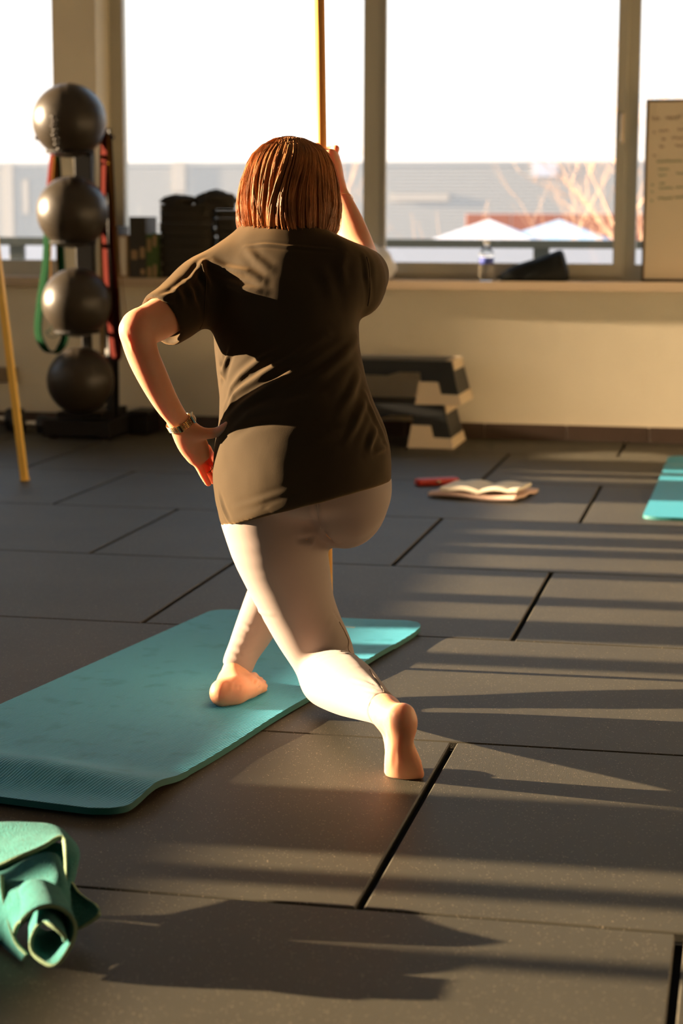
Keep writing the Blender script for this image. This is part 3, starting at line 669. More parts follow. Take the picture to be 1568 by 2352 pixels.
# main exercise mat: one sheet with rounded corners, curled near end
NE = fl(268, 1888)[:2]; FE = fl(978, 1448)[:2]; ax = FE-NE; Lm = float(np.hypot(*ax)); ax = ax/Lm; lx = np.array([-ax[1], ax[0]]); WM = .61
def mat_build(name, NE, ax, lx, Lm, WM, zf, T, m_top, label, rc_=.055, nu=150, nv=40, sgroup=None):
    us = np.linspace(0, Lm, nu); vs = np.linspace(0, WM, nv); V = []; UV = []
    for u in us:
        # shorten the width near the ends for rounded corners
        du_ = min(u, Lm-u); ins = rc_-math.sqrt(max(rc_**2-(rc_-min(du_, rc_))**2, 0)) if du_ < rc_ else 0
        for v in np.linspace(ins, WM-ins, nv):
            z_ = zf(u, v); V.append((NE[0]+ax[0]*u+lx[0]*v, NE[1]+ax[1]*u+lx[1]*v, z_)); UV.append((v, u))
    V = np.array(V); n = len(V); bm_ = []
    top = V.copy(); top[:, 2] += T; Vall = np.concatenate([top, V])
    i, j = np.meshgrid(np.arange(nu-1), np.arange(nv-1), indexing='ij'); a = (i*nv+j).ravel()
    q = np.stack([a, a+1, a+nv+1, a+nv], 1); tq = q[:, ::-1] if np.cross([*ax, 0], [*lx, 0])[2] < 0 else q
    tq = np.stack([a, a+nv, a+nv+1, a+1], 1)
    loop = list(range(nv))+[r*nv+nv-1 for r in range(1, nu)]+[(nu-1)*nv+k for k in range(nv-2, -1, -1)]+[r*nv for r in range(nu-2, 0, -1)]
    rim = [(a0, b0, b0+n, a0+n) for a0, b0 in zip(loop, loop[1:]+loop[:1])]
    faces = tq.tolist()+(tq[:, ::-1]+n).tolist()+rim
    me = bpy.data.meshes.new(name); me.from_pydata(Vall.tolist(), [], faces)
    me.uv_layers.new(name='UVMap'); uvs = np.array(UV+UV); li = np.zeros(len(me.loops), int); me.loops.foreach_get('vertex_index', li)
    me.uv_layers[0].data.foreach_set('uv', uvs[li].ravel())
    mi = np.zeros(len(faces), int); mi[len(tq):] = 1
    bm2 = bmesh.new(); bm2.from_mesh(me)
    for f_ in bm2.faces: f_.material_index = int(mi[f_.index])
    bmesh.ops.recalc_face_normals(bm2, faces=bm2.faces[:])
    me.clear_geometry(); bm2.to_mesh(me); bm2.free()
    o = link(name, me, None, mats=[m_top, M['mat_side']], smooth=True)
    ed = o.modifiers.new('edge', 'EDGE_SPLIT'); ed.split_angle = math.radians(50)
    return o
def zmain(u, v):
    crest = .032*math.exp(-((u-.16)/.075)**2)*(.45+.55*min(v/.25, 1)) - 0
    tip = .006*math.exp(-(u/.05)**2)
    far = .010*math.exp(-((Lm-u)/.06)**2)*math.exp(-(v/.18)**2)
    side = .008*math.sin(u*5.2+.8)**2*math.exp(-(v/.05)**2)*(1 if .3 < u < 1.5 else .3)
    return .001+crest+tip+far+side*.5
mo = mat_build('exercise_mat', NE, ax, lx, Lm, WM, zmain, .013, M['mat'], '')
tag(mo, 'large teal ribbed exercise mat under the woman\'s front foot', 'mat', 'exercise mats')
# small printed marks on the mat
def markon(px, py, rows, label=None):
    bm = bmesh.new(); p = fl(px, py, .0145); rnd = random.Random(4)
    for r_ in range(rows):
        for k in range(5):
            x_ = p[0]+k*.0065*ax[1]+r_*.009*ax[0]; y_ = p[1]-k*.0065*ax[0]+r_*.009*ax[1]
            box(bm, x_-.002, x_+.002, y_-.002, y_+.002, .0138, .0147)
    return link('printed_mark', bm_mesh(bm), M['paper'], mo)
markon(790, 1440, 2)
# second mat at the right, far end curling in waves
ne2 = fl(1474, 1194)[:2]; fe2 = fl(1533, 1062)[:2]; ax2 = fe2-ne2; L2 = float(np.hypot(*ax2)); ax2 /= L2
rx2 = np.array([ax2[1], -ax2[0]])
def zr2(u, v):
    t = max(0, (u-(L2-.75))/.75)
    return .001+.018*t*(1-math.cos(t*PI*5))/2
bm_me = mat_build('exercise_mat', ne2+rx2*.62, ax2, -rx2, L2, .62, zr2, .012, M['mat_blue'], '', nu=140, nv=10)
tag(bm_me, 'bright blue-teal mat cut off by the right edge, far end wavy', 'mat', 'exercise mats')

# sticks
def stick(p0, p1, r_, m, label, capm, hexa=8):
    e = empty('pole', tuple(p0), label, 'pole', 'exercise poles'); d = (Vector(p1)-Vector(p0)).normalized()
    bm = bmesh.new(); tube(bm, [Vector(p0)+d*.012, Vector(p1)-d*.012], r_, hexa); link('shaft', bm_mesh(bm), m, e, smooth=hexa > 8)
    for a_, b_ in ((Vector(p0), Vector(p0)+d*.012), (Vector(p1)-d*.012, Vector(p1))):
        bm = bmesh.new(); tube(bm, [a_, b_], r_*1.04, 12); link('end_cap', bm_mesh(bm), capm, e)
    return e
pb0 = np.array(fl(57, 1104, .003)); top_ = at(-30, 400, pb0[1]); dirn = (top_-pb0)/np.linalg.norm(top_-pb0)
stick(pb0, pb0+dirn*1.5, .0185, M['yellow'], 'yellow pole slanting to the floor at the left edge', M['yellow'], hexa=4)
SP0 = at(754, 1420, 4.47); SP1 = at(733, 0, 4.47); sdn = (SP1-SP0)/np.linalg.norm(SP1-SP0)
SP0 = SP0-sdn*((SP0[2]-.0155)/sdn[2])
stick(SP0, SP0+sdn*1.95, .0118, M['orange'], 'orange pole held upright in the woman\'s raised hand', M['orange'], hexa=16)
#@@PERSON
# ================================================================= THE WOMAN (fields blended and polygonised, one surface per garment / body)
class Field:
    def __init__(self, lo, hi, h):
        self.lo = np.array(lo, float); self.h = h; self.n = np.ceil((np.array(hi)-self.lo)/h).astype(int)+1
        self.f = np.full(tuple(self.n), .2, np.float32)
    def sub(self, a, b):
        i0 = np.clip(np.floor((np.minimum(a, b)-self.lo)/self.h).astype(int), 0, self.n-1)
        i1 = np.clip(np.ceil((np.maximum(a, b)-self.lo)/self.h).astype(int)+1, 1, self.n)
        sl = tuple(slice(x_, y_) for x_, y_ in zip(i0, i1))
        g = [(self.lo[k]+self.h*np.arange(i0[k], i1[k])).astype(np.float32) for k in range(3)]
        return sl, g[0][:, None, None], g[1][None, :, None], g[2][None, None, :]
    def add(self, nodes, u=(1, 0, 0), k=.012, sm=4, op='add', inflate=0., cap=1.):
        """nodes: rows (x,y,z,a,b): a = half width along u, b = half width across"""
        N = np.array([np.r_[np.asarray(n[0], float), n[1], n[2]] for n in nodes], float)
        if sm > 1 and len(N) > 2:
            E_ = np.vstack([2*N[0]-N[1], N, 2*N[-1]-N[-2]]); out = []
            for i in range(len(N)-1):
                p0, p1, p2, p3 = E_[i:i+4]
                for s in range(sm):
                    t = s/sm; out.append(.5*((2*p1)+(p2-p0)*t+(2*p0-5*p1+4*p2-p3)*t*t+(3*p1-p0-3*p2+p3)*t**3))
            N = np.array(out+[N[-1]])
        N[:, 3:] += inflate
        ru = np.asarray(u, float)
        R = N[:, 3:].max()+k*1.5+self.h*2+.012
        lo, hi = N[:, :3].min(0)-R, N[:, :3].max(0)+R
        sl, X, Y, Z = self.sub(lo, hi)
        sh = self.f[sl].shape; D = np.full(sh, 1., np.float32)
        for i in range(len(N)-1):
            p, q = N[i, :3], N[i+1, :3]; ra = max(N[i, 3], N[i, 4], N[i+1, 3], N[i+1, 4])+k*1.5+self.h*2+.012
            l2, h2 = np.minimum(p, q)-ra, np.maximum(p, q)+ra
            s2, x_, y_, z_ = self.sub(l2, h2)
            loc = tuple(slice(max(c.start-b.start, 0), c.stop-b.start) for c, b in zip(s2, sl))
            ax_ = q-p; L = np.linalg.norm(ax_)+1e-9; ax_ = ax_/L
            uu = ru-ax_*ru.dot(ax_); uu /= np.linalg.norm(uu)+1e-9; vv = np.cross(ax_, uu)
            dx, dy, dz = x_-np.float32(p[0]), y_-np.float32(p[1]), z_-np.float32(p[2])
            t = dx*np.float32(ax_[0])+dy*np.float32(ax_[1])+dz*np.float32(ax_[2])
            a = dx*np.float32(uu[0])+dy*np.float32(uu[1])+dz*np.float32(uu[2])
            b = dx*np.float32(vv[0])+dy*np.float32(vv[1])+dz*np.float32(vv[2])
            tt = np.clip(t/np.float32(L), 0, 1); w = t-tt*np.float32(L)
            A = N[i, 3]+(N[i+1, 3]-N[i, 3])*tt; B = N[i, 4]+(N[i+1, 4]-N[i, 4])*tt; Cc = np.minimum(A, B)*np.float32(cap)
            q2 = np.sqrt((a/A)**2+(b/B)**2+(w/Cc)**2)+1e-6; Ln = np.sqrt(a*a+b*b+w*w)
            d = (Ln-Ln/q2).astype(np.float32)
            D[loc] = np.minimum(D[loc], d)
        f = self.f[sl]
        if op == 'add':
            h_ = np.maximum(k-np.abs(f-D), 0)/k; self.f[sl] = np.minimum(f, D)-h_*h_*k*.25
        elif op == 'cut':
            h_ = np.maximum(k-np.abs(f+D), 0)/k; self.f[sl] = np.maximum(f, -D)+h_*h_*k*.25
        return self
    def plane(self, p, n, k=.0, inside=None):
        """keep the half space behind the plane (p, n); inside=(lo,hi) limits where it acts"""
        n = np.asarray(n, float); n = n/np.linalg.norm(n); p = np.asarray(p)
        lo, hi = inside if inside else (self.lo, self.lo+self.h*self.n)
        sl, X, Y, Z = self.sub(np.array(lo), np.array(hi))
        d = ((X-p[0])*n[0]+(Y-p[1])*n[1]+(Z-p[2])*n[2]).astype(np.float32)
        self.f[sl] = np.maximum(self.f[sl], d); return self
    def mesh(self, name):
        f = self.f; s = f < 0; h = self.h
        c = [s[i:s.shape[0]-1+i, j:s.shape[1]-1+j, k:s.shape[2]-1+k] for i in (0, 1) for j in (0, 1) for k in (0, 1)]
        al = c[0].copy(); an = c[0].copy()
        for q in c[1:]: al &= q; an |= q
        act = an & ~al; I, J, K = np.nonzero(act); n = len(I)
        idx = np.full(act.shape, -1, np.int32); idx[I, J, K] = np.arange(n)
        acc = np.zeros((n, 3)); cnt = np.zeros(n)
        V8 = {(a, b, d): f[I+a, J+b, K+d].astype(np.float64) for a in (0, 1) for b in (0, 1) for d in (0, 1)}
        for axis in range(3):
            for o1 in (0, 1):
                for o2 in (0, 1):
                    a = [0, 0, 0]; oth = [q for q in range(3) if q != axis]; a[oth[0]] = o1; a[oth[1]] = o2; b = list(a); b[axis] = 1
                    fa, fb = V8[tuple(a)], V8[tuple(b)]; m_ = (fa < 0) != (fb < 0); t = np.where(m_, fa/(fa-fb+1e-20), 0)
                    pt = np.tile(np.array(a, float), (n, 1)); pt[:, axis] = t
                    acc[m_] += pt[m_]; cnt[m_] += 1
        V = self.lo+h*(np.stack([I, J, K], 1)+acc/np.maximum(cnt, 1)[:, None])
        Fs = []
        for axis in range(3):
            o = [q for q in range(3) if q != axis]
            s0 = [slice(None)]*3; s1 = [slice(None)]*3; s0[axis] = slice(0, -1); s1[axis] = slice(1, None)
            d = s[tuple(s0)] != s[tuple(s1)]
            P = np.stack(np.nonzero(d), 1); ok = (P[:, o[0]] > 0) & (P[:, o[1]] > 0) & (P[:, o[0]] < s.shape[o[0]]-1) & (P[:, o[1]] < s.shape[o[1]]-1); P = P[ok]
            def cell(da, db):
                Q = P.copy(); Q[:, o[0]] += da; Q[:, o[1]] += db; return idx[Q[:, 0], Q[:, 1], Q[:, 2]]
            q = np.stack([cell(-1, -1), cell(0, -1), cell(0, 0), cell(-1, 0)], 1)
            inside = s[P[:, 0], P[:, 1], P[:, 2]]
            flip = inside if axis != 1 else ~inside
            q[~flip] = q[~flip][:, ::-1]; q = q[(q >= 0).all(1)]; Fs.append(q)
        Fc = np.concatenate(Fs)
        return V, Fc
def smooth_verts(V, Fc, it, lam=.5, mask=None):
    e = np.concatenate([Fc[:, [0, 1]], Fc[:, [1, 2]], Fc[:, [2, 3]], Fc[:, [3, 0]]]); n = len(V)
    deg = np.bincount(e.ravel(), minlength=n).astype(float)[:, None]
    for _ in range(it):
        S = np.zeros_like(V)
        for k in range(3): S[:, k] = np.bincount(e[:, 0], V[e[:, 1], k], n)+np.bincount(e[:, 1], V[e[:, 0], k], n)
        Vn = S/np.maximum(deg, 1); V = V+(Vn-V)*(lam if mask is None else lam*mask[:, None])
    return V
def vnormals(V, Fc):
    a = V[Fc[:, 2]]-V[Fc[:, 0]]; b = V[Fc[:, 3]]-V[Fc[:, 1]]; fn = np.cross(a, b); N = np.zeros_like(V)
    for c in range(4):
        for k in range(3): N[:, k] += np.bincount(Fc[:, c], fn[:, k], len(V))
    return N/(np.linalg.norm(N, axis=1, keepdims=True)+1e-12)
def np_mesh(name, V, Fc):
    me = bpy.data.meshes.new(name); me.vertices.add(len(V)); me.vertices.foreach_set('co', V.astype(np.float32).ravel())
    me.loops.add(Fc.size); me.loops.foreach_set('vertex_index', Fc.astype(np.int32).ravel()); me.polygons.add(len(Fc))
    me.polygons.foreach_set('loop_start', np.arange(0, Fc.size, Fc.shape[1], dtype=np.int32)); me.polygons.foreach_set('loop_total', np.full(len(Fc), Fc.shape[1], np.int32))
    me.update(calc_edges=True); return me
def nd(px, py, Y, a, b=None):
    """node at a surveyed point: a = half width in photo pixels (converted to metres), b = depth half width in metres"""
    P = at(px, py, Y); r = a/scl(P); return (P, r, r if b is None else b)
def seg_dist(V, P):
    """distance of points to a polyline and the parameter along it"""
    best = np.full(len(V), 9.); tb_ = np.zeros(len(V)); n = len(P)-1
    for i in range(n):
        a, b = P[i], P[i+1]; ab = b-a; t = np.clip(((V-a) @ ab)/(ab @ ab), 0, 1); d = np.linalg.norm(V-(a+t[:, None]*ab), axis=1)
        m_ = d < best; best[m_] = d[m_]; tb_[m_] = (i+t[m_])/n
    return best, tb_
def project(V, N, pix, Y):
    """polyline lying on the camera-facing side of a surface: photo points dropped onto the nearest vertices"""
    out = []
    for (x_, y_) in pix:
        d = ray(x_, y_); W_ = V-CO; t = (W_ @ d)/(d @ d); perp = np.linalg.norm(W_-t[:, None]*d, axis=1)
        c = np.where((perp < .008) & ((N @ d) < 0))[0]
        out.append(V[c[np.argmin(t[c])]] if len(c) else at(x_, y_, Y))
    return np.array(out)
def folds(V, Fc, lst, Y):
    N = vnormals(V, Fc); V0 = V.copy(); D = np.zeros(len(V))
    for pix, amp, wid in lst:
        P = project(V0, N, pix, Y); d, t = seg_dist(V0, P)
        env = np.sin(np.clip(t, 0.02, .98)*PI)**.6
        D += amp*env*(np.exp(-(d/wid)**2)-.45*np.exp(-((d-1.9*wid)/wid)**2))
    return V0+N*D[:, None]

woman = empty('person', (-.88, 3.95, 0), 'woman in black t-shirt and beige leggings lunging barefoot, seen from behind', 'person')
BLO, BHI = (-1.62, 3.40, -.02), (-.38, 4.62, 1.36)

# ---- limb chains -------------------------------------------------------
torso = [nd(697, 1235, 3.97, 176, .140), nd(694, 1130, 3.965, 203, .152), nd(694, 1050, 3.96, 204, .152), nd(684, 980, 3.955, 186, .136), nd(673, 900, 3.965, 172, .118), nd(661, 830, 3.985, 168, .112), nd(655, 760, 4.0, 168, .115), nd(652, 690, 4.01, 172, .118), nd(650, 635, 4.02, 172, .108), nd(652, 595, 4.03, 120, .085)]
pelvis = [nd(612, 1080, 3.97, 112, .125), nd(618, 1160, 3.97, 112, .125)]
thighL = [nd(612, 1120, 3.965, 106, .118), nd(630, 1215, 3.965, 112, .118), nd(655, 1300, 3.985, 101, .104), nd(680, 1380, 4.0, 86, .09), nd(706, 1440, 4.01, 79, .083), nd(738, 1500, 4.02, 74, .072), nd(752, 1545, 4.03, 66, .062)]
shinL = [nd(750, 1560, 4.02, 60, .060), nd(768, 1562, 3.93, 74, .064), nd(800, 1578, 3.80, 67, .060), nd(838, 1602, 3.68, 50, .046), nd(866, 1620, 3.59, 38, .036), nd(888, 1640, 3.535, 30, .029)]
thighR = [nd(796, 1080, 3.985, 98, .112), nd(793, 1138, 3.995, 101, .116), nd(748, 1158, 4.20, 76, .080), nd(676, 1215, 4.40, 60, .062)]
shinR = [nd(668, 1232, 4.42, 56, .056), nd(636, 1330, 4.36, 54, .055), nd(608, 1395, 4.29, 50, .052), nd(584, 1447, 4.22, 45, .045), nd(558, 1498, 4.165, 37, .036), nd(540, 1536, 4.13, 27, .028)]
armL = [nd(478, 640, 4.0, 50, .048), nd(424, 688, 3.93, 48, .046), nd(374, 727, 3.86, 47, .044), nd(338, 747, 3.815, 43, .042), nd(315, 760, 3.79, 39, .040), nd(327, 812, 3.795, 37, .036), nd(352, 868, 3.81, 34, .033), nd(382, 925, 3.842, 29, .027), nd(414, 972, 3.878, 25, .018)]
armR = [nd(818, 628, 4.03, 52, .048), nd(830, 622, 4.15, 46, .046), nd(828, 598, 4.28, 42, .042), nd(812, 548, 4.345, 39, .038), nd(797, 495, 4.385, 30, .030), nd(783, 450, 4.41, 20, .024), nd(772, 425, 4.42, 17, .024)]
neck = [nd(660, 640, 4.03, 60, .055), nd(664, 560, 4.045, 52, .052), nd(666, 500, 4.07, 50, .052)]

# ---- body: one continuous surface --------------------------------------
B = Field(BLO, BHI, .0035)
B.add([(n[0], n[1]*.9, n[2]*.86) for n in torso[1:]], k=.03, inflate=-.004, cap=.35)
B.add(neck, k=.03)
B.add(thighL, k=.035, inflate=-.006); B.add(shinL, k=.02, inflate=-.003)
B.add(thighR, k=.035, inflate=-.006); B.add(shinR, k=.02, inflate=-.003)
B.add(armL, k=.022); B.add(armR, k=.022)
B.add([nd(296, 757, 3.775, 17), nd(303, 752, 3.78, 20)], k=.02)          # elbow point
# head: skull, face, chin, nose, ears, lips, brow
HC = at(665, 434, 4.07)
def hd(x_, y_, z_, a, b=None): return (HC+np.array([x_, y_, z_]), a, b if b else a)
B.add([hd(0, .0, .022, .064, .082), hd(0, .005, -.01, .074, .092)], k=.02)
B.add([hd(0, .045, -.03, .062, .05), hd(0, .062, -.085, .040, .034), hd(0, .070, -.103, .022, .02)], k=.02)
B.add([hd(0, .096, .012, .007), hd(0, .108, -.018, .010), hd(0, .112, -.032, .012)], k=.012)
B.add([hd(-.030, .085, .020, .014, .010), hd(0, .092, .024, .012), hd(.030, .085, .020, .014, .010)], k=.012)
B.add([hd(-.018, .093, -.060, .005), hd(0, .101, -.058, .007), hd(.018, .093, -.060, .005)], k=.006)
B.add([hd(-.015, .092, -.070, .005), hd(0, .099, -.070, .007), hd(.015, .092, -.070, .005)], k=.006)
for s in (-1, 1):
    B.add([hd(s*.028, .094, .004, .010)]*2, op='cut', k=.012, sm=1)
    B.add([hd(s*.074, .0, .015, .006, .014), hd(s*.078, -.004, -.005, .005, .016), hd(s*.074, .004, -.03, .006, .008)], k=.006)
# left hand on the hip: palm, five fingers
B.add([nd(412, 972, 3.878, 26, .017), nd(430, 1000, 3.89, 34, .017), nd(446, 1028, 3.905, 35, .015), nd(457, 1052, 3.915, 28, .012)], k=.012, u=(1, 0, .5))
B.add([nd(432, 985, 3.885, 19, .017), nd(452, 993, 3.885, 17, .015), nd(474, 996, 3.885, 13.5, .0125), nd(497, 993, 3.888, 12, .011), nd(512, 984, 3.876, 10.5, .010), nd(524, 972, 3.864, 7.5, .007)], k=.012)   # thumb
B.add([nd(441, 1048, 3.912, 11), nd(455, 1068, 3.918, 10), nd(466, 1090, 3.925, 9), nd(475, 1106, 3.932, 8.2), nd(479, 1111, 3.936, 7.6)], k=.008)   # little finger
B.add([nd(456, 1050, 3.925, 11), nd(471, 1074, 3.94, 9.6), nd(482, 1094, 3.955, 9), nd(490, 1106, 3.97, 7.8)], k=.008)  # ring finger
B.add([nd(468, 1044, 3.935, 11.5), nd(482, 1068, 3.965, 9.8), nd(490, 1086, 4.0, 9), nd(494, 1094, 4.03, 8)], k=.008)   # middle
B.add([nd(474, 1030, 3.94, 11.5), nd(484, 1046, 3.985, 9.6), nd(489, 1060, 4.03, 9), nd(492, 1066, 4.06, 8)], k=.008)   # index
# right hand round the pole
def SP(z_): t = (z_-SP0[2])/sdn[2]; return SP0+sdn*t
def rh(dx, dy, z_, a, b=None): p = SP(z_); return (p+np.array([dx, dy, 0]), a, b if b else a)
zk = at(760, 372, 4.44)[2]
B.add([(at(774, 425, 4.425), .018, .024), (at(769, 400, 4.44), .020, .030), (at(763, 372, 4.45), .020, .032), (at(759, 356, 4.45), .015, .026)], k=.014)
for i, (dz, rr, ln) in enumerate(((.030, .0086, 1.0), (.010, .0090, 1.06), (-.010, .0088, 1.0), (-.029, .0076, .86))):
    z_ = zk+dz
    pts_ = [rh(.030, .022, z_+.002, rr*1.12), rh(.020, .036*ln, z_+.001, rr*1.05), rh(-.002, .036*ln, z_-.001, rr), rh(-.020, .022*ln, z_-.004, rr), rh(-.0235, .002, z_-.007, rr*.92), rh(-.016, -.012, z_-.008, rr*.85)]
    B.add(pts_, k=.005)
B.add([rh(.030, -.010, zk-.02, .013), rh(.024, -.022, zk+.002, .011), rh(.008, -.026, zk+.022, .0100), rh(-.006, -.022, zk+.038, .0088)], k=.008)  # thumb
# back foot: sole facing the camera, toes bent on the floor
B.add([nd(886, 1632, 3.545, 31, .030), nd(902, 1648, 3.515, 33, .032)], k=.02)
B.add([nd(924, 1645, 3.485, 31, .032), nd(926, 1664, 3.485, 33, .031), nd(919, 1705, 3.508, 31, .024), nd(925, 1745, 3.540, 42, .020), nd(929, 1777, 3.572, 47, .018)], k=.016)
B.add([nd(893, 1640, 3.55, 26, .026), nd(905, 1700, 3.555, 24, .022), nd(925, 1768, 3.59, 38, .016)], k=.02)
for i in range(5):
    tx = 903+i*10.5; r_ = [.0125, .0095, .009, .0085, .008][4-i] if False else [.008, .0085, .009, .0095, .0125][i]
    p0 = at(tx, 1779, 3.585); p1 = p0.copy(); p1[1] += .024; p1[2] = r_+.004; p2 = p1.copy(); p2[1] += .020+(.008 if i > 2 else 0); p2[2] = r_+.001
    B.add([(p0, .0125, .0125), (p1, r_, r_), (p2, r_*.92, r_*.92)], k=.006, u=(1, 0, 0))
# front foot flat on the mat
zm = .0145
def ft(px, py, z_, a, b): P = fl(px, py, z_); return (P, a/scl(P), b)
B.add([nd(540, 1534, 4.13, 25, .026), nd(525, 1562, 4.12, 24, .026), ft(509, 1592, zm+.029, 24, .027)], k=.010)
B.add([ft(508, 1592, zm+.027, 25, .027), ft(535, 1590, zm+.028, 25, .027), ft(560, 1583, zm+.026, 27, .024), ft(583, 1574, zm+.018, 30, .016)], k=.015, u=(0, 0, 1) if False else (1, -.6, 0))
B.add([nd(536, 1556, 4.105, 24, .030), ft(540, 1582, zm+.034, 24, .027)], k=.022)
B.add([nd(552, 1563, 4.135, 18, .026), ft(572, 1577, zm+.026, 20, .020)], k=.020)
B.add([nd(540, 1540, 4.135, 20, .022), nd(553, 1560, 4.17, 17, .020), nd(565, 1568, 4.20, 18, .017), nd(578, 1571, 4.235, 20, .013)], k=.014)
toes = [((575, 1564), (583, 1553), .0110, .016), ((586, 1569), (598, 1561), .0080, .005), ((591, 1575), (606, 1568), .0075, .003), ((593, 1582), (610, 1576), .0072, .002), ((591, 1589), (608, 1584), .0070, .0)]
for (x0_, y0_), (x1_, y1_), r_, up_ in toes:
    B.add([(fl(x0_, y0_, zm+r_+.003), r_*1.1, r_*1.1), (fl((x0_+x1_)/2+1, (y0_+y1_)/2-1, zm+r_+.004+up_), r_, r_), (fl(x1_, y1_, zm+r_+up_*.8), r_*.95, r_*.95)], k=.004)
B.plane((0, 0, zm-.0005), (0, 0, -1), inside=((-1.4, 4.0, -.02), (-.9, 4.6, .1)))
B.plane((0, 0, .0008), (0, 0, -1))
Vb, Fb = B.mesh('body'); Vb = smooth_verts(Vb, Fb, 5, .45)
# tendons and creases
lstb = [([(452, 985), (448, 1003)], -.0010, .0016), ([(461, 984), (459, 1004)], -.0010, .0016), ([(470, 986), (469, 1005)], -.0009, .0015), ([(504, 983), (506, 1000)], -.0010, .0018),
        ([(898, 1700), (893, 1740), (892, 1770)], .0010, .005), ([(934, 1700), (940, 1765)], -.0010, .007), ([(872, 1655), (886, 1700)], .0014, .006),
        ([(586, 1562), (592, 1556)], -.003, .003), ([(596, 1568), (603, 1563)], -.002, .0025), ([(600, 1574), (609, 1571)], -.002, .0025), ([(600, 1582), (610, 1579)], -.002, .0025), ([(560, 1570), (552, 1580)], -.002, .004), ([(540, 1560), (532, 1585)], .0015, .005), ([(280, 768), (292, 790), (300, 812)], .0015, .004), ([(384, 945), (392, 965)], .0016, .003)]
Vb = folds(Vb, Fb, lstb, 3.95)
body = link('body', np_mesh('body', Vb, Fb), M['skin'], woman, smooth=True)
for s in (-1, 1):
    bm = bmesh.new(); bmesh.ops.create_uvsphere(bm, u_segments=16, v_segments=12, radius=.0105); bmesh.ops.translate(bm, vec=(HC+np.array([s*.028, .0775, .004])).tolist(), verts=bm.verts)
    ey = link('eye', bm_mesh(bm), M['cap'], woman, smooth=True)
    bm = bmesh.new(); bmesh.ops.create_uvsphere(bm, u_segments=12, v_segments=8, radius=.0052); bmesh.ops.translate(bm, vec=(HC+np.array([s*.028, .0835, .004])).tolist(), verts=bm.verts)
    link('iris', bm_mesh(bm), M['dial'], ey, smooth=True)

# ---- leggings ----------------------------------------------------------
Lg = Field((-1.30, 3.50, .0), (-.40, 4.56, .78), .0048)
Lg.add([(n[0], n[1]*.93, n[2]*.93) for n in torso[1:4]], k=.03, cap=.35)
Lg.add(pelvis, k=.03)
Lg.add(thighL, k=.02); Lg.add(shinL[:-1]+[nd(886, 1633, 3.55, 36, .035)], k=.010, inflate=.0015)
Lg.add(thighR, k=.014); Lg.add(shinR[:-1]+[nd(543, 1534, 4.135, 36, .038)], k=.014, inflate=.0015)
cutL = at(883, 1630, 3.56); cutR = at(545, 1535, 4.14)
Lg.plane(cutL, at(888, 1640, 3.535)-at(850, 1610, 3.65), inside=(cutL-.075, cutL+.075))
Lg.plane(cutR, (-.49, .12, -.87), inside=(cutR-.075, cutR+.075))
Vl, Fl_ = Lg.mesh('leggings'); Vl = smooth_verts(Vl, Fl_, 12, .5)
flg = [([(722, 1150), (728, 1185), (735, 1222)], -.0030, .006), ([(744, 1226), (718, 1243), (688, 1241)], -.0065, .006), ([(732, 1222), (746, 1243), (762, 1256)], -.008, .008),
       ([(688, 1540), (710, 1513), (748, 1494), (790, 1491), (822, 1499)], -.0085, .006), ([(700, 1548), (722, 1518), (760, 1500)], .0022, .006),
       ([(850, 1545), (875, 1575)], .0016, .004), ([(800, 1552), (850, 1566), (888, 1586)], .0024, .004), ([(815, 1565), (855, 1578), (890, 1596)], .0022, .004), ([(832, 1588), (858, 1586), (892, 1594)], .0024, .0035), ([(836, 1625), (846, 1602), (874, 1592)], .0022, .0035), ([(820, 1618), (834, 1596), (852, 1590)], .0016, .004),
       ([(530, 1455), (570, 1470), (602, 1458)], .0012, .006), ([(525, 1478), (560, 1492), (600, 1478)], .0015, .006), ([(520, 1495), (555, 1510), (588, 1500)], .0012, .005), ([(560, 1392), (590, 1408), (620, 1415)], .0014, .005), ([(548, 1425), (575, 1440), (600, 1432)], .0014, .005),
       ([(770, 1400), (790, 1428), (812, 1470)], -.0015, .004), ([(775, 1420), (760, 1440)], .0012, .006)]
Vl = folds(Vl, Fl_, flg, 3.95)
leg = link('leggings', np_mesh('leggings', Vl, Fl_), M['legging'], woman, smooth=True)
Nl = vnormals(Vl, Fl_)
def seam(pix, V, N, parent, m, w=.0011, off=.0006, Y=3.9):
    P = project(V, N, pix, Y); P2 = []
    for i in range(len(P)-1):
        for t in np.linspace(0, 1, 6, endpoint=False): P2.append(P[i]*(1-t)+P[i+1]*t)
    P2.append(P[-1]); P2 = np.array(P2)
    S = []
    for p in P2:
        j = np.argmin(((V-p)**2).sum(1)); S.append(V[j]+N[j]*off)
    S = np.array(S)
    for _ in range(3): S[1:-1] = (S[:-2]+S[1:-1]*2+S[2:])/4
    bm = bmesh.new(); tube(bm, S.tolist(), w, 5); return link('seam', bm_mesh(bm), m, parent, smooth=True)
seam([(722, 1149), (727, 1180), (735, 1222)], Vl, Nl, leg, M['legging'], w=.0012)
seam([(786, 1426), (800, 1452), (811, 1478), (818, 1497)], Vl, Nl, leg, M['legging_seam'])
seam([(852, 1530), (868, 1556), (884, 1582)], Vl, Nl, leg, M['legging_seam'])

seam([(859, 1660), (850, 1640), (848, 1625), (857, 1611), (878, 1601), (906, 1606)], Vl, Nl, leg, M['legging_seam'], w=.0022)
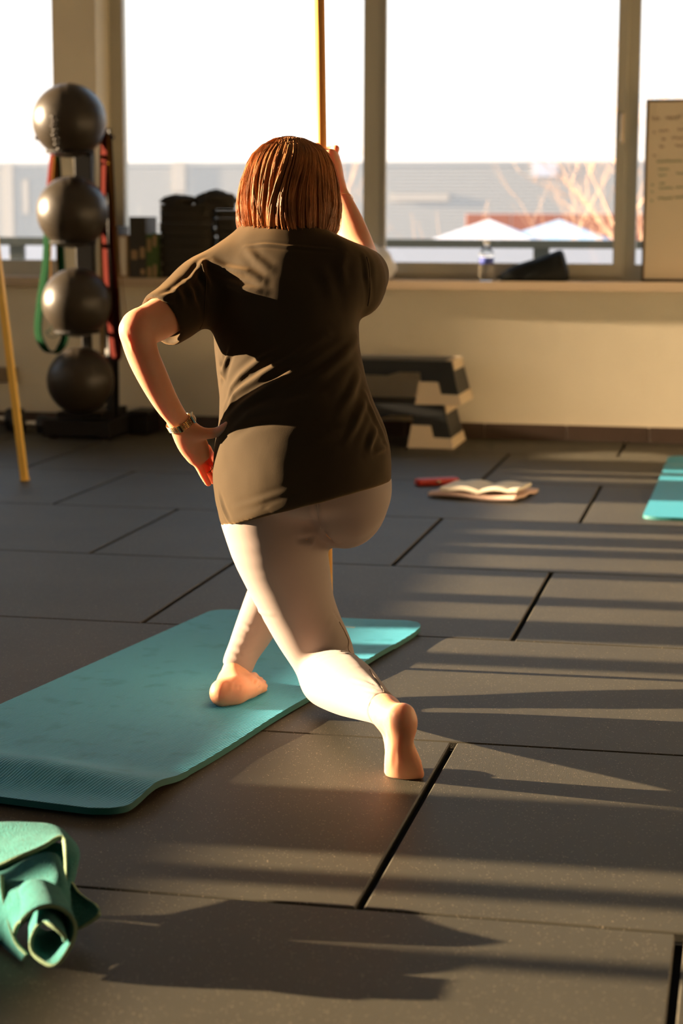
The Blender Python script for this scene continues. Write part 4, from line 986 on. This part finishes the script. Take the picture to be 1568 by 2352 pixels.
# ---- t-shirt -----------------------------------------------------------
S = Field((-1.50, 3.66, .40), (-.55, 4.34, 1.20), .0038)
tor = [(n[0], n[1], n[2]+.012) for n in torso]
S.add(tor, k=.03)
S.add([nd(640, 640, 4.02, 150, .085), nd(648, 600, 4.03, 128, .075), nd(664, 575, 4.035, 92, .062), nd(668, 556, 4.04, 66, .054)], k=.035)
S.add([nd(530, 645, 4.005, 66, .085), nd(478, 662, 3.98, 72, .078), nd(432, 692, 3.93, 68, .068), nd(398, 718, 3.89, 65, .064), nd(352, 752, 3.85, 63, .062)], k=.03)    # left sleeve
S.add([nd(770, 640, 4.01, 80, .085), nd(806, 636, 4.05, 76, .075), nd(824, 636, 4.12, 66, .066), nd(832, 634, 4.19, 62, .062)], k=.03)      # right sleeve, pointing away
S.add([nd(840, 655, 4.06, 34, .06), nd(846, 668, 4.12, 30, .05)], k=.025)
S0 = S.f.copy(); hemp = at(515, 1208, 3.95); hemn = np.cross(np.array([0, 1, -.05]), at(893, 1108, 3.95)-hemp); hemn /= np.linalg.norm(hemn)
def tuck(o):
    me_ = o.data; n_ = len(me_.vertices); V_ = np.zeros(n_*3, np.float32); me_.vertices.foreach_get('co', V_); V_ = V_.reshape(-1, 3).astype(float)+np.array(woman.location)
    G = (V_-S.lo)/S.h; ok = ((G > 2) & (G < S.n-4)).all(1)
    sl_n = at(352, 751, 3.85)-at(432, 692, 3.93); sl_n /= np.linalg.norm(sl_n); sl_p = at(374, 737, 3.86)
    ok &= ((V_-hemp) @ hemn < -.006) & ~((V_[:, 0] < sl_p[0]+.06) & ((V_-sl_p) @ sl_n > -.012)) & (V_[:, 1] < 4.165) & (V_[:, 2] < at(664, 566, 4.04)[2])
    if o is body: ok &= ~((V_[:, 0] < at(535, 1040, 3.9)[0]) & (V_[:, 2] < at(500, 930, 3.9)[2]))
    ii = np.where(ok)[0]
    def smp(P): g = np.clip(np.round((P-S.lo)/S.h).astype(int), 0, S.n-1); return S0[g[:, 0], g[:, 1], g[:, 2]]
    for _ in range(4):
        P = V_[ii]; d_ = smp(P); e_ = S.h*1.5
        g_ = np.stack([smp(P+np.eye(3)[k]*e_)-smp(P-np.eye(3)[k]*e_) for k in range(3)], 1); g_ /= np.linalg.norm(g_, axis=1, keepdims=True)+1e-9
        m_ = (d_ > -.010) & (d_ < .06); V_[ii[m_]] = P[m_]-g_[m_]*(d_[m_]+.011)[:, None]
    me_.vertices.foreach_set('co', (V_-np.array(woman.location)).astype(np.float32).ravel()); me_.update()
# hem, neckline and sleeve openings
S.plane(at(515, 1208, 3.95), np.cross(np.array([0, 1, -.05]), at(893, 1108, 3.95)-at(515, 1208, 3.95)), inside=((-1.4, 3.6, .3), (-.4, 4.3, .62)))
cs = at(374, 737, 3.86); dsl = at(352, 751, 3.85)-at(432, 692, 3.93)
S.plane(cs, dsl, inside=(cs-.12, cs+.12))
S.add([nd(402, 712, 3.89, 48, .049), nd(372, 737, 3.86, 49.5, .051), nd(335, 765, 3.82, 51, .052)], op='cut', k=.004)
cr = at(832, 634, 4.18); S.plane(cr, (0, 1, .1), inside=(cr-.1, cr+.1))
S.add([nd(829, 628, 4.13, 50, .050), nd(832, 628, 4.25, 52, .052)], op='cut', k=.004)
tuck(body); tuck(leg)
Vs, Fs_ = S.mesh('t_shirt'); Vs = smooth_verts(Vs, Fs_, 14, .5)
fsh = [([(360, 690), (395, 668), (440, 628)], .004, .007), ([(440, 640), (452, 612), (462, 592)], .006, .006), ([(462, 596), (476, 628), (488, 660)], .0075, .0065), ([(474, 592), (510, 612), (560, 622), (600, 640)], .0065, .008), ([(500, 640), (550, 660), (600, 668)], .005, .008),
       ([(452, 650), (462, 680), (474, 720)], -.004, .008), ([(425, 640), (442, 660), (450, 690)], .004, .006), ([(400, 655), (418, 672), (425, 700)], .0035, .006),
       ([(560, 560), (585, 590), (620, 612)], .003, .008),
       ([(492, 820), (505, 860), (520, 800), ], .0030, .006), ([(515, 900), (545, 860), (600, 820), (650, 795)], .0055, .009), ([(500, 950), (530, 905), (590, 862), (680, 810), (760, 765)], .0065, .010), ([(505, 965), (560, 918), (640, 870), (730, 815), (826, 772)], .0060, .010), ([(512, 975), (570, 946), (650, 930), (740, 905)], .0055, .010),
       ([(520, 992), (560, 960), (620, 945), (700, 946)], .0050, .009), ([(496, 880), (508, 840), (524, 805)], .0035, .006), ([(510, 935), (525, 895), (560, 860)], -.004, .006),
       ([(828, 780), (800, 810), (750, 850), (700, 880)], .0045, .009), ([(832, 850), (815, 900), (780, 950)], .0050, .009), ([(850, 905), (830, 960), (800, 1010)], .0045, .008), ([(872, 975), (862, 1010), (850, 1040)], .005, .008), ([(898, 1020), (880, 1032), (860, 1045)], .004, .006), ([(846, 900), (870, 960), (898, 1030)], .003, .007),
       ([(492, 1130), (505, 1175), (520, 1205)], .0035, .006), ([(530, 1170), (600, 1150), (700, 1120)], .0015, .006), ([(700, 1010), (760, 990), (830, 970)], .003, .012),
       ([(842, 580), (850, 640), (852, 700)], .003, .006), ([(800, 570), (790, 610), (795, 660)], .003, .010), ([(735, 600), (760, 640), (770, 690)], .003, .012),
       ([(556, 560), (600, 556), (660, 560), (720, 562), (765, 566)], .0022, .0035), ([(515, 1196), (600, 1168), (725, 1133), (890, 1100)], -.0010, .002)]
Vs = folds(Vs, Fs_, fsh, 3.9)
edge_m = np.ones(len(Vs)); rngn = np.array([noise.noise(Vector(p)*9)*.0030+noise.noise(Vector(p)*24)*.0012 for p in Vs[::1]])
Vs = Vs+vnormals(Vs, Fs_)*rngn[:, None]
shirt = link('t_shirt', np_mesh('t_shirt', Vs, Fs_), M['shirt'], woman, smooth=True)
Ns = vnormals(Vs, Fs_)
seam([(462, 598), (470, 640), (474, 700), (478, 770)], Vs, Ns, shirt, M['shirt'], w=.0014)
seam([(848, 585), (856, 640), (852, 705)], Vs, Ns, shirt, M['shirt'], w=.0014)

# ---- hair: bob of strands over a solid cap ------------------------------
HL = [(313, 663, 3, .003), (317, 664, 30, .028), (331, 668, 60, .050), (350, 668, 82, .072), (380, 667, 97, .090), (420, 665, 107, .102), (470, 664, 114, .108), (515, 663, 111, .106), (545, 664, 106, .098), (565, 664, 101, .092)]
hy = np.array([h_[0] for h_ in HL], float)
def hair_pt(s, phi, off):
    """s 0..1 from crown to tips; phi 0 = +X, pi/2 = front (away), -pi/2 = back (camera)"""
    y_ = 313+s*(565-313); cx_ = np.interp(y_, hy, [h_[1] for h_ in HL]); a = np.interp(y_, hy, [h_[2] for h_ in HL]); b = np.interp(y_, hy, [h_[3] for h_ in HL])
    c = at(cx_, y_, 4.06); a = a/scl(c)
    return c+np.array([(a+off)*math.cos(phi), (b+off)*math.sin(phi)*(.95 if math.sin(phi) > 0 else 1), 0])
Hf = Field((-1.30, 3.86, .98), (-.62, 4.30, 1.30), .005)
Hf.add([nd(c_, y_, 4.06, a_, b_) for (y_, c_, a_, b_) in HL[2:-1]], k=.01, inflate=-.006, cap=.3)
Hf.add([hd(0, .085, -.045, .058, .06), hd(0, .10, -.14, .062, .07)], op='cut', k=.01)
Hf.add([hd(0, .13, .0, .062, .06), hd(0, .13, -.04, .06, .06)], op='cut', k=.01)
Vh, Fh = Hf.mesh('hair'); Vh = smooth_verts(Vh, Fh, 3, .5)
rs = np.random.RandomState(3)
NS, NP = 14000, 13
# clumps: strands follow a clump centre line towards the tips
ncl = 150; cph = rs.uniform(-PI, PI, ncl); csw = rs.normal(0, .16, ncl); cof = rs.normal(0, .0028, ncl); cln = rs.uniform(-.09, .04, ncl)
rs_pull = rs.uniform(.1, .85, ncl); strV = []; strF = []; base = 0
ss = np.linspace(0, 1, NP)
yg = 313+ss*(565-313)
for i in range(NS):
    ph = rs.uniform(-PI, PI)
    k = int(np.argmin(np.abs(np.angle(np.exp(1j*(cph-ph))))))
    front = math.sin(ph) > .55
    dph = math.atan2(math.sin(cph[k]-ph), math.cos(cph[k]-ph))
    end = 1.0+cln[k]+rs.uniform(-.07, .02)-(.25 if False else 0)
    off0 = rs.uniform(-.006, .0025); wob = rs.uniform(0, 6.28); am = abs(rs.normal(0, .0016)); fly = rs.rand() < .015
    pts_ = []
    s0 = max(0.0, rs.uniform(-.3, .06))
    for s_ in ss:
        q = s0+(end-s0)*s_
        if front and q > .45: q = .45+(q-.45)*.12 if abs(math.cos(ph)) < .70 else q
        phq = ph+dph*rs_pull[k]*min(q*1.3, 1)**1.5+csw[k]*q*q+.16*math.sin(2.3*ph+1.1)*math.sin(q*4.2+ph)+.012*math.sin(wob+q*9)
        bump_ = cof[k]*math.sin(min(q, 1)*PI*.9)+(.010*q*q if fly else 0)
        tip = -.012*max(q-.85, 0)/.15
        pts_.append(hair_pt(min(q, 1.06), phq, off0+bump_+tip+am*math.sin(wob*2+q*7)))
    pts_ = np.array(pts_)
    T = np.gradient(pts_, axis=0); T /= np.linalg.norm(T, axis=1, keepdims=True)+1e-9
    o = np.array([math.cos(ph), math.sin(ph), .2]); A_ = np.cross(T, o); A_ /= np.linalg.norm(A_, axis=1, keepdims=True)+1e-9; B_ = np.cross(T, A_)
    w = (.00062 if not fly else .0003)*(1-.55*ss**4)[:, None]
    R3 = np.stack([pts_+A_*w*1.2, pts_-A_*w*.6+B_*w, pts_-A_*w*.6-B_*w], 1).reshape(-1, 3); strV.append(R3)
    q_ = np.arange(NP-1)[:, None]*3+base
    for a_, b_ in ((0, 1), (1, 2), (2, 0)): strF.append(np.concatenate([q_+a_, q_+b_, q_+b_+3, q_+a_+3], 1))
    base += NP*3
SV = np.concatenate(strV); SF = np.concatenate(strF)
allV = np.concatenate([Vh, SV]); allF = np.concatenate([Fh, SF+len(Vh)])
hair = link('hair', np_mesh('hair', allV, allF), M['hair'], woman, smooth=True); hair['kind'] = 'stuff'; hair['label'] = 'straight auburn chin-length bob'

# ---- wristwatch, ring, bracelet ------------------------------------------
watch = empty('wristwatch', (0, 0, 0)); watch.parent = woman
wc = at(413, 972, 3.877); wa = (at(430, 1003, 3.89)-at(385, 928, 3.846)); wa /= np.linalg.norm(wa)
wu = np.array([1, 0, .55]); wu = wu-wa*wu.dot(wa); wu /= np.linalg.norm(wu); wv = np.cross(wa, wu)
if wv[1] > 0: wv = -wv
RA, RB = .0285, .0225
watch.location = Vector((0, 0, 0))
def wpt(t, r_add=0, along=0): return wc+wu*(RA+r_add)*math.cos(t)+wv*(RB+r_add)*math.sin(t)+wa*along
NL = 34
lbm = None
for k in range(NL):
    t = 2*PI*k/NL
    c = wpt(t); tang = wpt(t+.05)-wpt(t-.05); tang /= np.linalg.norm(tang); out = np.cross(tang, wa); out /= np.linalg.norm(out)
    bm = bmesh.new()
    for j in range(5):
        box(bm, -.0021, .0021, -.0064+j*.0032-.0013, -.0064+j*.0032+.0013, -.0012, .0012, bev=.0005)
    mt = Matrix(((tang[0], wa[0], out[0], c[0]), (tang[1], wa[1], out[1], c[1]), (tang[2], wa[2], out[2], c[2]), (0, 0, 0, 1)))
    bmesh.ops.transform(bm, matrix=mt, verts=bm.verts)
    o = link('link', bm_mesh(bm), M['gold'], watch)
def wblock(nm, t, sz, m, r_add):
    c = wpt(t, r_add); tang = wpt(t+.05)-wpt(t-.05); tang /= np.linalg.norm(tang); out = np.cross(tang, wa); out /= np.linalg.norm(out)
    if out.dot(c-wc) < 0: out = -out
    bm = bmesh.new(); box(bm, -sz[0], sz[0], -sz[1], sz[1], -sz[2], sz[2], bev=sz[2]*.5, seg=2)
    bmesh.ops.transform(bm, matrix=Matrix(((tang[0], wa[0], out[0], c[0]), (tang[1], wa[1], out[1], c[1]), (tang[2], wa[2], out[2], c[2]), (0, 0, 0, 1))), verts=bm.verts)
    return link(nm, bm_mesh(bm), m, watch)
wblock('clasp', PI*.47, (.0045, .0085, .0016), M['gold'], .0018); wblock('clasp_plate', PI*.47, (.0018, .0078, .0006), M['dial'], .0036)
wblock('case', 0.0, (.010, .0095, .0022), M['steel'], .003); wblock('dial', 0.0, (.007, .0068, .0006), M['dial'], .0052)
rg = at(476, 1079, 3.945); bm = bmesh.new(); d_ = at(482, 1094, 3.955)-at(471, 1074, 3.94); d_ /= np.linalg.norm(d_); p_ = np.cross(d_, (0, 1, 0)); p_ /= np.linalg.norm(p_); q_ = np.cross(d_, p_)
tube(bm, [rg+(p_*math.cos(t)+q_*math.sin(t))*.0103 for t in np.linspace(0, 2*PI, 24, endpoint=False)], .0013, 6, closed=True); link('ring', bm_mesh(bm), M['gold'], woman, smooth=True)
bc_ = at(787, 460, 4.405); d_ = at(783, 450, 4.41)-at(797, 495, 4.385); d_ /= np.linalg.norm(d_); p_ = np.cross(d_, (0, 1, 0)); p_ /= np.linalg.norm(p_); q_ = np.cross(d_, p_); bm = bmesh.new()
tube(bm, [bc_+p_*math.cos(t)*.0235+q_*math.sin(t)*.0265+d_*.003*math.sin(t) for t in np.linspace(0, 2*PI, 40, endpoint=False)], .0008, 5, closed=True); link('bracelet', bm_mesh(bm), M['gold'], woman, smooth=True)
#@@TOWEL
# ================================================================= TOWEL in the left foreground
tw = empty('towel', (-1.02, 2.64, 0), 'crumpled turquoise terry towel at the lower left, beside the mat end', 'towel')
def tsheet(fn, nu, nv, th, nm, edge=True, seed=0, amp=.004):
    def g(u, v):
        p = np.array(fn(u, v), float); q = Vector(p)*14+Vector((seed, 0, 0))
        p = p+np.array([noise.noise(q), noise.noise(q+Vector((5, 0, 0))), noise.noise(q+Vector((0, 7, 0)))])*amp
        p[2] = max(p[2], th/2+.001); return p
    me, idx = sheet_mesh(g, nu, nv, th)
    o = link(nm, me, M['towel'], tw, smooth=True, mats=[M['towel'], M['towel_edge']])
    me.polygons.foreach_set('material_index', idx.astype(np.int32)); return o
def curve(pts, t):
    P = np.array(pts, float); n = len(P)-1; x_ = min(max(t, 0), .99999)*n; i = int(x_); f = x_-i
    a, b, c, d = P[max(i-1, 0)], P[i], P[i+1], P[min(i+2, n)]
    return .5*((2*b)+(c-a)*f+(2*a-5*b+4*c-d)*f*f+(3*b-a-3*c+d)*f**3)
def rows(R, u, v): return curve([curve(r_, v) for r_ in R], u)
A = at
# upper flap: sunlit top falling over to the right
R1 = [[A(-110, 1902, 2.83), A(-20, 1893, 2.84), A(70, 1892, 2.84), A(125, 1900, 2.83), A(158, 1925, 2.80), A(178, 1958, 2.77), A(170, 2010, 2.74), A(158, 2050, 2.71)],
      [A(-110, 1960, 2.76), A(-20, 1950, 2.77), A(50, 1935, 2.77), A(110, 1925, 2.77), A(150, 1925, 2.75), A(172, 1965, 2.72), A(160, 2015, 2.70), A(150, 2060, 2.68)],
      [A(-110, 2010, 2.69), A(-20, 1992, 2.69), A(35, 1972, 2.69), A(95, 1945, 2.71), A(140, 1922, 2.73), A(150, 1960, 2.70), A(150, 2010, 2.69), A(150, 2050, 2.68)]]
tsheet(lambda u, v: rows(R1, u, v), 24, 50, .007, 'flap', seed=1)
R2 = [[A(-100, 2025, 2.70), A(-10, 2010, 2.68), A(40, 1990, 2.67), A(88, 1965, 2.66), A(125, 1965, 2.66), A(142, 1995, 2.66)],
      [A(-100, 2060, 2.64), A(-10, 2040, 2.63), A(40, 2035, 2.62), A(90, 2020, 2.61), A(135, 2010, 2.61), A(152, 2045, 2.62)],
      [A(-60, 2090, 2.60), A(15, 2062, 2.60), A(50, 2055, 2.585), A(95, 2045, 2.58), A(135, 2050, 2.58), A(154, 2085, 2.60)],
      [A(-30, 2130, 2.59), A(18, 2090, 2.58), A(55, 2090, 2.56), A(98, 2072, 2.56), A(135, 2072, 2.56), A(155, 2110, 2.58)],
      [A(-20, 2170, 2.58), A(28, 2150, 2.56), A(45, 2120, 2.54), A(95, 2080, 2.54), A(150, 2092, 2.55), A(160, 2135, 2.57)]]
tsheet(lambda u, v: rows(R2, u, v), 44, 40, .007, 'fold', seed=2)
R6 = [[A(-60, 1985, 2.75), A(10, 1965, 2.755), A(60, 1945, 2.755), A(110, 1935, 2.76), A(150, 1945, 2.75), A(168, 1975, 2.73)],
      [A(-60, 2030, 2.72), A(10, 2010, 2.73), A(60, 1995, 2.73), A(110, 1990, 2.73), A(148, 1995, 2.72), A(164, 2020, 2.71)],
      [A(-60, 2080, 2.70), A(10, 2060, 2.71), A(60, 2050, 2.71), A(110, 2050, 2.70), A(148, 2055, 2.70), A(160, 2070, 2.69)]]
tsheet(lambda u, v: rows(R6, u, v), 20, 30, .007, 'lining', seed=9)
# side wing
R3 = [[A(150, 2020, 2.70), A(165, 2025, 2.70), A(182, 2048, 2.69), A(205, 2066, 2.68), A(222, 2076, 2.67), A(231, 2092, 2.655)],
      [A(152, 2060, 2.68), A(166, 2062, 2.69), A(184, 2078, 2.68), A(205, 2092, 2.67), A(220, 2098, 2.66), A(230, 2096, 2.65)],
      [A(155, 2120, 2.64), A(165, 2128, 2.64), A(176, 2134, 2.63), A(200, 2122, 2.635), A(218, 2110, 2.64), A(229, 2100, 2.645)]]
tsheet(lambda u, v: rows(R3, u, v), 24, 26, .006, 'wing', seed=3, amp=.003)
# rolled end: spiral opening towards the camera
def roll(u, v):
    # u along the roll axis (front to back), v round the spiral
    ang = 2.6-v*9.0; r0 = (.043-.024*v)
    cx, cy_, Y = 106-u*10, 2150, 2.49+u*.085
    c = A(cx, cy_, Y); rx = r0*(1.06-.10*u); rz = r0*1.05
    zc = max(c[2], .058)
    return (c[0]+rx*math.cos(ang)*(1+.12*math.sin(2*ang))+.010*v, Y+.012*math.sin(ang*1.5)*(1-u), .052+rz*1.08*math.sin(ang)+u*.012)
tsheet(roll, 26, 90, .006, 'rolled_end', seed=4, amp=.004)
R5 = [[A(8, 2010, 2.62), A(10, 2060, 2.60), A(22, 2120, 2.57), A(38, 2165, 2.53), A(62, 2195, 2.50)],
      [A(-40, 2030, 2.66), A(-35, 2080, 2.64), A(-10, 2130, 2.60), A(20, 2180, 2.56), A(50, 2205, 2.52)],
      [A(-100, 2050, 2.72), A(-90, 2100, 2.68), A(-60, 2150, 2.64), A(-20, 2190, 2.60), A(30, 2208, 2.55)]]
tsheet(lambda u, v: rows(R5, u, v), 20, 34, .006, 'inner_fold', seed=6)
